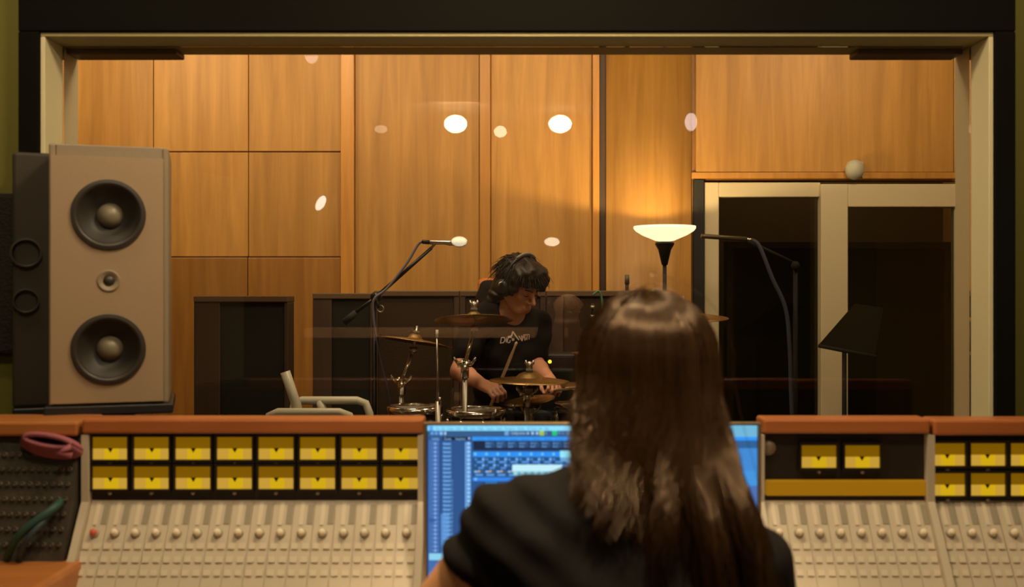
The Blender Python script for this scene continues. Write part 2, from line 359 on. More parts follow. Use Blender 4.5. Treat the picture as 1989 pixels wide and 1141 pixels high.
# credenza with pale shelf edges at the rear wall (also mirrored in the glass)
t0 = 2*YG-(YB+.42)
cr = thing('shelf_unit', (X(880, t0), YB+.25, 0), 'long low shelf unit with pale wooden edges mirrored across the drummer', 'shelf')
xs0, xs1 = X(590, t0), X(1158, t0); ys = YB+.42
M_PALE = wood('pale_shelf_wood', (.55, .36, .2), (.7, .48, .28), .5, scale=(.6, 9, 9))
part('top_shelf', MB().box((xs0, YB+.02, Z(657, t0)), (xs1, ys, Z(639, t0)), .004), M_PALE, cr)
part('lower_shelf', MB().box((xs0, YB+.02, Z(779, t0)), (xs1, ys, Z(771, t0)), .003), M_PALE, cr)
for a in (xs0, (xs0+xs1)/2-.015, xs1-.03): part('side_panel', MB().box((a, YB+.02, 0), (a+.03, ys-.02, Z(657, t0)), .003), M_GOBO, cr)
part('back_panel', MB().box((xs0+.03, YB+.005, .05), (xs1-.03, YB+.02, Z(657, t0))), M_GOBO, cr)
# ---------------------------------------------------------------- mixing console
YC = 2.30
cx0 = X(166, YC); cx1 = X(2120, YC)
ztop = Z(812, YC); zbot = Z(972, YC)
SL = (V((0, 2.195, .624))-V((0, YC, zbot)))          # steep control surface, down towards the seat
cons = thing('mixing_console', ((cx0+cx1)/2, YC, 0), 'large beige mixing console with amber level meters under an orange wooden rail', 'console')
M_BRIDGE = mat('bridge_black', (.022, .014, .008), .5, bump=(80, .1))
M_PANEL = mat('beige_panel_enamel', (.50, .43, .31), .5, bump=(150, .05))
M_STRIP = mat('channel_enamel', (.54, .46, .335), .48, bump=(150, .05))
M_CAP = mat('cream_cap', (.80, .68, .50), .45); M_SKIRT = mat('grey_skirt', (.40, .345, .25), .5); M_BTN = mat('button_enamel', (.62, .53, .39), .5); M_LAB = mat('pale_label', (.66, .57, .42), .5); M_SLOT = mat('slot_grey', (.30, .26, .18), .6)
yb0 = YC; yb1 = YC+.05
xg0, xg1 = X(824, YC), X(1478, YC)
for a, b in ((cx0, xg0), (xg1, cx1)): part('bridge_body', MB().box((a, yb0, zbot-.02), (b, yb1, ztop-.03), .003), M_BRIDGE, cons)
part('bridge_body', MB().box((xg0, yb0, zbot-.02), (xg1, yb1, Z(905, YC)), .003), M_BRIDGE, cons)
zr0 = Z(841, YC); 
part('wooden_rail', MB().box((cx0, yb0-.022, zr0), (xg0, yb1, ztop), .006), M_CONS, cons)
part('wooden_rail', MB().box((xg1, yb0-.022, zr0), (X(1800, YC), yb1, ztop), .006), M_CONS, cons)
part('wooden_rail', MB().box((X(1806, YC), yb0-.022, zr0-.004), (cx1, yb1, ztop-.002), .006), M_CONS, cons)
sa = V((0, YC, zbot)); sb = sa+SL*1.12
nrm = V((0, SL.z, -SL.y)).normalized(); nrm = nrm if nrm.y < 0 else -nrm
ta = sa-nrm*.05; tb_ = sb-nrm*.05
part('control_surface', MB().prism([(sa.y, sa.z), (sb.y, sb.z), (tb_.y, tb_.z-.03), (ta.y, ta.z)], cx0, cx1), M_PANEL, cons)
part('desk', MB().box((cx0, 1.86, sb.z-.06), (cx1, sb.y+.06, sb.z+.002), .006), M_PANEL, cons)
part('arm_rest', MB().box((cx0-.03, 1.78, sb.z-.075), (cx1+.03, 1.87, sb.z+.01), .02), M_CONS, cons)
for a in (-.55, 1.35): part('pedestal', MB().box((a-.3, 1.98, 0), (a+.3, YC+.12, sb.z-.06), .01), M_BRIDGE, cons)
def cheek(px):
    a, b = X(px-7, YC), X(px+7, YC)
    part('cheek', MB().prism([(YC-.02, ztop-.036), (YC-.02, zbot), ((sb+nrm*.02).y, (sb+nrm*.02).z), (sb.y+.06, sb.z-.04), (YC+.05, zbot-.03), (YC+.05, ztop-.036)], a, b), M_STRIP, cons)
for q in (172, 820, 1474, 1802): cheek(q)

# level meters
M_MTOP = mat('meter_amber', (.05, .03, .0), .4, 0, (.185, .085, .0), 1.0)
M_MLOW = mat('meter_lit_yellow', (.05, .03, .0), .4, 0, (.62, .38, .006), 1.0)
M_MSIDE = mat('meter_lit_pale', (.05, .03, .0), .4, 0, (.54, .31, .035), 1.0)
M_BEZ = mat('meter_bezel', (.016, .011, .006), .4)
def meter(px, py):
    x0, x1 = X(px-34, YC), X(px+34, YC); z0, z1 = Z(py+22, YC), Z(py-22, YC); zm = Z(py+1, YC); y = YC-.010
    c = V(((x0+x1)/2, y, (z0+z1)/2)); w = (x1-x0)/2; h = (z1-z0)/2
    b = MB()
    for lo, hi in (((-w-.005, -.004, h), (w+.005, .012, h+.006)), ((-w-.005, -.004, -h-.006), (w+.005, .012, -h)), ((-w-.005, -.004, -h), (-w, .012, h)), ((w, -.004, -h), (w+.005, .012, h))): b.box(lo, hi)
    b.box((-w-.004, .004, -h-.005), (w+.004, .012, h+.005))
    m = part('level_meter', b, M_BEZ, cons, at=c)
    zm -= c.z
    part('scale', MB().rect(-w, w, zm, h, .0035), M_MTOP, m, at=c)
    f = MB(); f.rect(-w*.36, w*.46, -h, zm, .0035); f.mi = 1; f.rect(-w, -w*.36, -h, zm, .0035); f.rect(w*.46, w, -h, zm, .0035)
    part('lit_scale', f, [M_MLOW, M_MSIDE], m, at=c)
    part('needle', MB()._f([(-.006, .002, zm+.001), (.006, .002, zm+.001), (0, .002, zm-.009)], [(0, 2, 1)]), M_BEZ, m, at=c)
    part('screw', MB().lathe([(0, -.002), (.004, -.002), (.004, .003), (0, .003)], (0, 0, -h-.009), (0, 1, 0), 8), M_SKIRT, m, at=c)
for i in range(8):
    for py in (870, 927): meter(217+80.3*i, py)
for px in (1588, 1672): meter(px, 886)
for px in (1837, 1915, 1992, 2070):
    for py in (882, 940): meter(px, py)
part('amber_bar', MB().box((X(1486, YC), YC-.012, Z(962, YC)), (X(1795, YC), YC+.01, Z(932, YC)), .003), mat('amber_bar', (.1, .06, 0), .4, 0, (.25, .105, .002), 1.0), cons)
part('bridge_knob', MB().lathe([(0, -.012), (.013, -.012), (.016, -.003), (.018, 0), (.018, .01), (0, .01)], P(1492, 870, YC), (0, 1, 0), 20), mat('pale_knob', (.26, .2, .13), .5), cons)

# channel strips: local frame with u along x, s down the slope, n out of it
dn = SL.normalized(); slen = (sb-sa).length
def sp(x, s, n): return V((x, sa.y+dn.y*s+nrm.y*n, sa.z+dn.z*s+nrm.z*n))
def sbox(mb, x0, x1, s0, s1, n0, n1):
    vs = [sp(x, s, n) for n in (n0, n1) for s, x in ((s0, x0), (s0, x1), (s1, x1), (s1, x0))]
    return mb._f(vs, [(3, 2, 1, 0), (4, 5, 6, 7), (0, 1, 5, 4), (1, 2, 6, 5), (2, 3, 7, 6), (3, 0, 4, 7)][::1])
def s_at(py): # slope distance at which the surface shows at that height in the photograph
    lo, hi = 0., slen
    for _ in range(30):
        m = (lo+hi)/2; p = sp(0, m, 0)
        if CY-(p.z-HC)*F/p.y < py: lo = m
        else: hi = m
    return lo
PIT = .0465
def strip_mesh():
    return sbox(MB(), -PIT/2+.0012, PIT/2-.0012, .003, slen-.003, -.002, .003)
p0 = None; protos = {}
def add_strips(pxa, pxb, knob_col=None):
    global p0
    n = int(round((X(pxb, YC)-X(pxa, YC))/PIT))
    xa_ = X(pxa, YC); step = (X(pxb, YC)-xa_)/n
    sk, rows = s_at(1038), [s_at(y) for y in (1064, 1090, 1116)]
    for i in range(n):
        x = xa_+step*(i+.5); at = V((x, 0, 0))
        if not protos:
            st = part('channel_strip', strip_mesh(), M_STRIP, cons, at=at); protos['s'] = st
            def q(n_, mb, m, a): protos.setdefault(n_, []).append((part(n_, mb, m, st, at=at+V(a)), V(a)))
            mb = MB(); sbox(mb, -.0042, .0042, .006, s_at(1022), .0025, .0050); q('label_strip', mb, M_LAB, (-.004, 0, 0))
            mb = MB(); sbox(mb, -.0065, .0065, .012, s_at(1020), .0025, .0042); q('fader_slot', mb, M_SLOT, (.0145, 0, 0))
            k = MB().lathe([(0, .003), (.0105, .003), (.0095, .008), (.0075, .009)], sp(0, sk, 0), nrm, 16); k.mi = 1
            k.lathe([(.0075, .009), (.007, .016), (.005, .018), (0, .018)], sp(0, sk, 0), nrm, 16); q('knob', k, [M_SKIRT, M_CAP], (0, 0, 0))
            for r_ in rows:
                for a in (-.0115, .0115):
                    mb = MB(); sbox(mb, -.0070, .0070, r_-.0075, r_+.0055, .002, .0065); q('button', mb, M_BTN, (a, 0, 0))
        else:
            st = inst(protos['s'], cons, at)
            for n_ in ('label_strip', 'fader_slot', 'knob', 'button'):
                for o, a in protos[n_]:
                    c_ = inst(o, st, at+a)
                    if n_ == 'knob' and knob_col and i == 0: c_.data = c_.data.copy(); c_.data.materials[1] = knob_col; c_['label'] = 'red capped knob'
add_strips(494, 814); add_strips(180, 494, mat('red_cap', (.6, .12, .06), .45)); add_strips(1482, 1796); add_strips(1809, 2050)

# ---------------------------------------------------------------- patch bay left of the console
pb = thing('patch_bay', (X(60, YC), YC, 0), 'dark patch bay in an orange wood surround at the far left of the console', 'patch bay')
bx0, bx1 = X(-200, YC), X(158, YC); yl = 2.14; zl_ = Z(1108, yl)
part('cabinet', MB().prism([(YC, Z(846, YC)), (2.2, zl_-.02), (2.2, 0), (YC+.12, 0), (YC+.12, Z(846, YC))], bx0, bx1), mat('patch_bay_panel', (.045, .036, .024), .55, bump=(60, .2)), pb)
part('wooden_rail', MB().box((bx0, YC-.02, Z(846, YC)), (bx1, YC+.13, Z(818, YC)), .006), M_CONS_D, pb)
part('wooden_ledge', MB().box((bx0, 1.98, zl_-.06), (X(128, yl), 2.24, zl_), .012), M_CONS_D, pb)
slope_a, slope_b = V((0, YC, Z(846, YC))), V((0, 2.2, zl_-.02)); sd = (slope_b-slope_a); sn = V((0, sd.z, -sd.y)).normalized(); sn = sn if sn.y < 0 else -sn
jk = None; u = .035
for r_ in range(7):
    for i in range(14):
        x = X(-40, YC)+i*.0165; p = slope_a+sd*(.15+.11*r_)+V((x, 0, 0))
        if jk is None: jk = part('jack_socket', MB().lathe([(0, .004), (.002, .004), (.002, .006), (.0055, .006), (.0055, -.002)], (0, 0, 0), sn, 8), mat('dark_jack', (.09, .07, .05), .5, .5), pb, at=p)
        else: inst(jk, pb, p)
def cable(name, pts, r, m, label, cat='cable', sub=6, n=8):
    pts = [V(p) for p in pts]; out = []
    for i in range(len(pts)-1):
        p0_, p1, p2, p3 = pts[max(i-1, 0)], pts[i], pts[i+1], pts[min(i+2, len(pts)-1)]
        for k in range(sub):
            t = k/sub; out.append(.5*((2*p1)+(p2-p0_)*t+(2*p0_-5*p1+4*p2-p3)*t*t+(3*p1-p0_-3*p2+p3)*t**3))
    out.append(pts[-1])
    return solo(name, MB().tube(out, r, n), m, label, cat, pts[0])
mb = MB()
for k in range(5):                                    # a hank of pink cable
    pts = []
    for j in range(29):
        a = 2*math.pi*j/28
        e = V((math.cos(a)*(.052+.003*k), 0, math.sin(a)*(.012+.0025*k)))
        pts.append(P(97+(k-2)*2, 862+(k-2)*2.4, YC-.045+.006*k)+V((e.x, e.x*.0, e.z-.16*e.x)))
    mb.tube(pts, .006, 8)
mb.tube([P(138, 868, YC-.05), P(112, 880, YC-.06), P(140, 886, YC-.05)], .007, 8)
solo('patch_cable', mb, mat('pink_cable', (.30, .085, .105), .7), 'coiled hank of pink patch cable hung at the top of the patch bay', 'cable', P(97, 862, YC-.04))
M_TEAL = mat('teal_cable', (.018, .065, .05), .6)
def onb(px, py, off=.03):
    t = (py-846)/(1108-846); dd = YC-(YC-2.2)*t; return P(px, py, dd-off)
cable('patch_cable', [onb(118, 975, .0), onb(104, 988, .04), onb(60, 1020, .05), onb(28, 1052, .04), onb(14, 1085, .005)], .0085, M_TEAL, 'thick teal patch cable sagging diagonally across the patch bay')
cable('patch_cable', [onb(100, 1000, .0), onb(86, 1012, .04), onb(58, 1042, .05), onb(40, 1072, .03), onb(36, 1092, .0)], .006, mat('blue_cable', (.025, .05, .065), .6), 'thinner blue grey patch cable just below the teal one')

# ---------------------------------------------------------------- loudspeakers
M_TAN = mat('tan_baffle', (.33, .23, .135), .5, bump=(60, .06)); M_CAB = mat('taupe_cabinet', (.26, .20, .13), .5, bump=(60, .06))
M_CONE = mat('black_cone', (.022, .018, .013), .55); M_DUST = mat('grey_dust_cap', (.20, .17, .11), .4); M_SURR = mat('rubber_surround', (.03, .024, .017), .45)
def driver(parent, c, r, cone=M_CONE, dust=M_DUST, name='woofer'):
    ax = (0, -1, 0)
    wf_ = part(name, MB().lathe([(r*.80, -.004), (r*.84, .006), (r*.92, .009), (r*.98, .004), (r, .005), (r, -.012), (r*.8, -.012)], c, ax, 48), M_SURR, parent)
    part('cone', MB().lathe([(r*.81, -.002), (r*.6, -.022), (r*.36, -.036), (0, -.036)], c, ax, 48), cone, wf_)
    part('dust_cap', MB().lathe([(r*.36, -.036), (r*.30, -.022), (r*.17, -.013), (0, -.010)], c, ax, 32), dust, wf_)
YS = 2.45
sx0, sx1, sz0, sz1 = X(104, YS), X(322, YS), Z(786, YS), Z(283, YS)
sxc = (sx0+sx1)/2
spk = thing('loudspeaker', (sxc, YS+.13, sz0), 'tan studio loudspeaker with two large black woofers left of the window', 'loudspeaker')
hz = [Z(418, YS), Z(678, YS)]; rr = X(212+68, YS)-X(212, YS); xcen = X(212, YS)
# cabinet is an open-fronted box so that the cones can sit in the baffle
cab = MB(); cab.box((sx0, YS, sz0), (sx0+.015, YS+.26, sz1), .004).box((sx1-.015, YS, sz0), (sx1, YS+.26, sz1), .004).box((sx0+.015, YS, sz0), (sx1-.015, YS+.26, sz0+.02), .003).box((sx0+.015, YS, sz1-.03), (sx1-.015, YS+.26, sz1), .003).box((sx0+.015, YS+.24, sz0+.02), (sx1-.015, YS+.26, sz1-.03))
part('cabinet', cab, M_CAB, spk)
def baffle(x0, x1, z0, z1, y, holes, th=.012):
    bm = bmesh.new(); edges = []
    loops = [[(x0, z0), (x1, z0), (x1, z1), (x0, z1)]]+[[(cx+r*math.cos(2*math.pi*k/40), cz+r*math.sin(2*math.pi*k/40)) for k in range(40)] for cx, cz, r in holes]
    for lp in loops:
        vs = [bm.verts.new((a, y, b)) for a, b in lp]
        edges += [bm.edges.new((vs[i], vs[(i+1) % len(vs)])) for i in range(len(vs))]
    bmesh.ops.triangle_fill(bm, edges=edges, use_beauty=True)
    ex = bmesh.ops.extrude_face_region(bm, geom=bm.faces[:]); bmesh.ops.translate(bm, verts=[v for v in ex['geom'] if isinstance(v, bmesh.types.BMVert)], vec=(0, -th, 0))
    bmesh.ops.recalc_face_normals(bm, faces=bm.faces[:]); m = MB(); m.bm.free(); m.bm = bm; return m
ztw = Z(546, YS)
part('front_baffle', baffle(sx0+.006, sx1-.012, sz0+.006, sz1-.028, YS, [(xcen, hz[0], rr*.98), (xcen, hz[1], rr*.98), (xcen, ztw, .022)]), M_TAN, spk)
for z in hz: driver(spk, V((xcen, YS-.012, z)), rr)
tw = part('tweeter', MB().lathe([(.012, -.006), (.022, .001), (.026, .001), (.026, -.006)], (xcen, YS-.013, ztw), (0, -1, 0), 32), M_CAB, spk)
part('dome', MB().lathe([(.015, -.008), (.010, -.002), (0, .001)], (xcen, YS-.013, ztw), (0, -1, 0), 24), M_SURR, tw)
def toe(t, cx, yf, deg):
    a = math.radians(deg); q = Matrix.Rotation(a, 3, 'Z'); off = org(t)-V((cx, yf, org(t).z)); t.rotation_euler = (0, 0, a); t.location = V((cx, yf, org(t).z))+q @ off
toe(spk, sxc, YS, 17)
st = thing('speaker_stand', (sxc, YS+.13, 0), 'black floor stand carrying the tan loudspeaker behind the console', 'stand')
part('top_plate', MB().box((sx0-.01, YS-.01, sz0-.025), (sx1+.01, YS+.27, sz0-.0005), .004), M_BLACK, st)
part('column', MB().box((sxc-.05, YS+.08, .03), (sxc+.05, YS+.18, sz0-.025), .01), M_BLACK, st)
part('base', MB().box((sxc-.09, YS+.03, 0), (sxc+.13, YS+.27, .03), .008), M_BLACK, st); toe(st, sxc, YS, 17)
# black loudspeaker at the left edge
YS2 = 2.52
bx0, bx1, bz0, bz1 = X(28, YS2), X(99, YS2), Z(792, YS2), Z(296, YS2); bc = (bx0+bx1)/2
sp2 = thing('loudspeaker', (bc, YS2+.12, bz0), 'dark brown loudspeaker with a grey woofer cap at the left edge', 'loudspeaker')
part('cabinet', MB().box((bx0, YS2, bz0), (bx1, YS2+.22, bz1), .008), mat('dark_brown_cabinet', (.028, .02, .009), .7, bump=(40, .1)), sp2)
driver(sp2, V((X(52, YS2), YS2-.004, Z(492, YS2))), .036, dust=mat('pale_dust_cap', (.12, .10, .08), .4))
driver(sp2, V((X(52, YS2), YS2-.004, Z(585, YS2))), .03, dust=mat('olive_dust_cap', (.10, .08, .03), .4), name='midrange')
toe(sp2, bc, YS2, 24)
st = thing('speaker_stand', (bc, YS2+.12, 0), 'black floor stand under the dark loudspeaker at the left edge', 'stand')
part('top_plate', MB().box((bx0, YS2-.005, bz0-.02), (bx1, YS2+.22, bz0-.0005), .004), M_BLACK, st)
part('column', MB().box((bc-.03, YS2+.06, .03), (bc+.03, YS2+.15, bz0-.02), .01), M_BLACK, st)
part('base', MB().box((bc-.12, YS2+.0, 0), (bc+.05, YS2+.22, .03), .008), M_BLACK, st); toe(st, bc, YS2, 24)

ap = solo('wall_absorber', MB().box(P(-60, 690, YW0-.035)+V((0, 0, 0)), P(34, 375, YW0-.035)+V((0, .033, 0)), .012), mat('dark_foam', (.016, .013, .008), .95, bump=(120, .6)), 'dark square foam absorber on the olive wall at the left edge', 'absorber', P(0, 530, YW0-.02))
# ---------------------------------------------------------------- computer monitor
YM = 2.08
mon = thing('computer_monitor', (X(1150, YM), YM+.02, sb.z+.002), 'wide computer monitor showing a blue recording session', 'monitor')
mx0, mx1, mz1, mz0 = X(822, YM), X(1479, YM), Z(822, YM), Z(1172, YM)
M_BEZEL = mat('bronze_bezel', (.42, .32, .2), .3, .8)
fr = MB(); t_ = .0065
fr.box((mx0, YM, mz0), (mx0+t_, YM+.02, mz1), .0015).box((mx1-t_, YM, mz0), (mx1, YM+.02, mz1), .0015).box((mx0+t_, YM, mz1-.0035), (mx1-t_, YM+.02, mz1), .001).box((mx0+t_, YM, mz0), (mx1-t_, YM+.02, mz0+.014), .001)
part('bezel', fr, M_BEZEL, mon)
part('back_cover', MB().box((mx0+.002, YM+.012, mz0+.002), (mx1-.002, YM+.035, mz1-.002), .006), M_BLACK, mon)
part('stand', MB().box((X(1110, YM), YM+.036, sb.z+.012), (X(1190, YM), YM+.055, mz0+.12), .004).box((X(1040, YM), YM-.05, sb.z+.003), (X(1260, YM), YM+.1, sb.z+.012), .003), M_BEZEL, mon)
scr = part('screen', MB().box((mx0+t_, YM+.006, mz0+.014), (mx1-t_, YM+.012, mz1-.0035)), mat('black_screen_glass', (.004, .006, .012), .15), mon)
SM = []; UI = MB(); UIN = {}
def srgb(r, g, b):
    f = lambda c: c/12.92 if c <= .04045 else ((c+.055)/1.055)**2.4
    return tuple(f(v/255) for v in (r, g, b))
def col(rgb):
    if rgb not in UIN: UIN[rgb] = len(SM); SM.append(emit('screen_%d_%d_%d' % rgb, srgb(*rgb), 1.0))
    return UIN[rgb]
LAY = [0]
def ui(x0, x1, y0, y1, rgb, lay):
    UI.mi = col(rgb); y = YM+.0058-.00012*lay
    UI.rect(X(x0, YM), X(x1, YM), Z(y1, YM), Z(y0, YM), y)
def text_polys(s, align='LEFT'):
    cu = bpy.data.curves.new('t', 'FONT'); cu.body = s; cu.align_x = align; cu.resolution_u = 2
    o = bpy.data.objects.new('t', cu); COL.objects.link(o); bpy.context.view_layer.update()
    me = o.to_mesh(); vs = [v.co.copy() for v in me.vertices]; fs = [list(p.vertices) for p in me.polygons]
    o.to_mesh_clear(); bpy.data.objects.remove(o); bpy.data.curves.remove(cu); return vs, fs
TXT = {}
def uit(s, px, py, w_, h_, rgb, lay):       # text in a box of w_ x h_ pixels whose lower left corner is px, py
    if s not in TXT: TXT[s] = text_polys(s)
    vs, fs = TXT[s]
    x1 = max(v.x for v in vs); k = w_/x1; UI.mi = col(rgb); y = YM+.0058-.00012*lay
    UI._f([V((X(px+v.x*k, YM), y, Z(py-v.y*h_/.72, YM))) for v in vs], fs)
XR = 1472
ui(830, XR, 829, 1160, (40, 84, 142), 0)
ui(830, XR, 828, 838, (142, 224, 255), 1)                                   # menu bar
ui(833, 841, 829, 838, (90, 170, 240), 2)
for s, a, b in (('File', 846, 853), ('Edit', 857, 864), ('Project', 868, 881), ('Audio', 885, 895), ('MIDI', 900, 908), ('Scores', 913, 923), ('Media', 928, 939), ('Transport', 944, 959), ('Studio', 964, 975), ('Workspaces', 980, 1000), ('Window', 1005, 1019), ('VST Cloud', 1024, 1042), ('Hub', 1046, 1053), ('Help', 1058, 1066)):
    uit(s, a, 836, b-a, 5.2, (70, 140, 200), 2)
ui(830, XR, 838, 850, (48, 92, 138), 1)                                     # toolbar
for a, b, c_ in ((836, 842, (100, 160, 230)), (844, 850, (100, 160, 230)), (853, 860, (130, 190, 250)), (863, 866, (200, 220, 250))): ui(a, b, 840, 846, c_, 2)
ui(980, 988, 839, 847, (110, 165, 225), 2); uit('Configurations', 992, 845, 29, 5.5, (185, 215, 250), 2); ui(1024, 1027, 841, 845, (190, 215, 250), 2)
for a in (1032, 1041): ui(a, a+5, 840, 845.5, (160, 200, 245), 2)
ui(1048, 1057, 838, 847, (170, 205, 90), 2); uit('M', 1051, 845, 3.5, 4, (90, 130, 20), 3); uit('S', 1059, 845, 3.5, 5, (150, 190, 230), 3)
ui(1073, 1082, 838, 847, (25, 210, 130), 2); uit('R', 1076, 845, 3.5, 4, (10, 120, 60), 3); uit('W', 1084, 845, 5, 5, (140, 180, 235), 3); uit('A', 1091, 845, 5, 5, (120, 160, 220), 3)
ui(1101, 1118, 839, 847, (80, 125, 175), 2); uit('Set Edit', 1103, 845, 13, 5, (140, 185, 235), 3)
ui(832, 916, 850, 1160, (38, 82, 140), 1); ui(832, 852, 856, 1160, (62, 108, 172), 2); ui(859, 914, 850, 856.5, (10, 22, 42), 2)
uit('Visibility', 838, 856, 15, 5, (150, 200, 250), 3); uit('Zones', 862, 856, 14, 5, (150, 200, 250), 3); uit('Snapshots', 884, 856, 20, 5, (150, 200, 250), 3); ui(909, 913, 851, 855, (160, 180, 240), 3)
ui(903.5, 905, 860, 1095, (130, 190, 250), 2); ui(905, 915, 860, 1100, (70, 125, 195), 2)
for k in range(29):
    y = 861+8*k
    ui(843, 847, y, y+4.5, (140, 178, 240), 3); ui(839, 840.5, y+1, y+3.5, (110, 150, 215), 3); ui(850, 851.5, y+1, y+3.5, (110, 150, 215), 3)
    uit('Channel %d' % (k+1), 860, y+5, 16 if k < 9 else 19, 5.5, (128, 190, 245), 3); ui(859.5, 875, y+.6, y+4.4, (84, 142, 208), 2)
    ui(907, 913, y-1, y+4.5, (150, 205, 250), 3)
ui(856, 872, 1000, 1160, (84, 140, 205), 1.5); ui(833, 846, 1008, 1016, (48, 90, 160), 3)
ui(833, 872, 1077, 1090, (140, 210, 235), 4)
ui(917, XR, 850, 857, (46, 152, 250), 1)
for k in range(8): uit('Routing', 926+22*k, 856, 13, 4.5, (34, 110, 205), 2)
ui(919, 1300, 858, 876, (14, 36, 66), 1)
for k in range(8):
    a = 943+21.8*k
    ui(a-1, a+19, 859, 871, (34, 76, 122), 2); uit('Stereo %d' % (k+1), a, 864, 12.5, 4.5, (120, 180, 242), 3); uit('Audio', a, 870.5, 10, 4.5, (120, 180, 242), 3)
ui(918, 1300, 879, 889, (42, 146, 244), 1)
for k in range(9):
    a = 921+21.8*k; ui(a, a+4, 881, 885.5, (120, 205, 255), 2); uit('Pre', a+7, 886, 5, 4, (30, 120, 220), 2)
ui(919, 1300, 889, 925, (24, 78, 130), 1)
for k in range(9):
    a = 920+21.8*k
    ui(a+2, a+6, 892, 895.5, (86, 150, 220), 2); ui(a+16, a+21, 891, 896, (120, 178, 245), 2); ui(a+6, a+20, 897, 901, (82, 148, 222), 2)
    ui(a+2, a+5, 904, 907, (86, 150, 220), 2); ui(a+16, a+21, 903, 908, (120, 178, 245), 2); ui(a+9, a+19, 909, 912.5, (82, 148, 222), 2)
    ui(a+1, a+8, 916, 919.5, (150, 190, 235), 2); ui(a+9, a+12, 915, 919, (210, 180, 150), 2); ui(a+12, a+19, 916, 919, (80, 95, 110), 2); ui(a+3, a+18, 922, 926, (88, 152, 222), 2)
ui(918, 1300, 929, 936, (44, 134, 236), 1); ui(921, 926, 930, 935, (110, 190, 255), 2)
ui(943, 965, 937, 945, (14, 146, 232), 2); ui(943, 965, 951, 959, (14, 146, 232), 2)
ui(920, 940, 937, 972, (30, 84, 142), 1); ui(922, 935, 974, 980, (24, 140, 130), 3)
ui(995, 1091, 904, 917, (196, 240, 252), 4); ui(997, 1085, 917, 925, (110, 175, 205), 4)
for k in range(6): ui(998+13*k, 1005+13*k, 918, 924, (160, 220, 230), 5)
ui(1000, 1060, 926, 933, (104, 98, 130), 3)
ui(1088, 1130, 877, 890, (150, 235, 255), 4); ui(1090, 1130, 890, 898, (100, 170, 215), 4)
ui(1300, XR, 829, 850, (112, 182, 216), 3); ui(1300, XR, 858, 872, (44, 96, 150), 3); ui(1300, XR, 872, 945, (62, 138, 212), 2); ui(1300, XR, 915, 945, (66, 148, 220), 3); ui(1300, XR, 945, 1040, (74, 112, 176), 3)
part('screen_picture', UI, SM, scr)
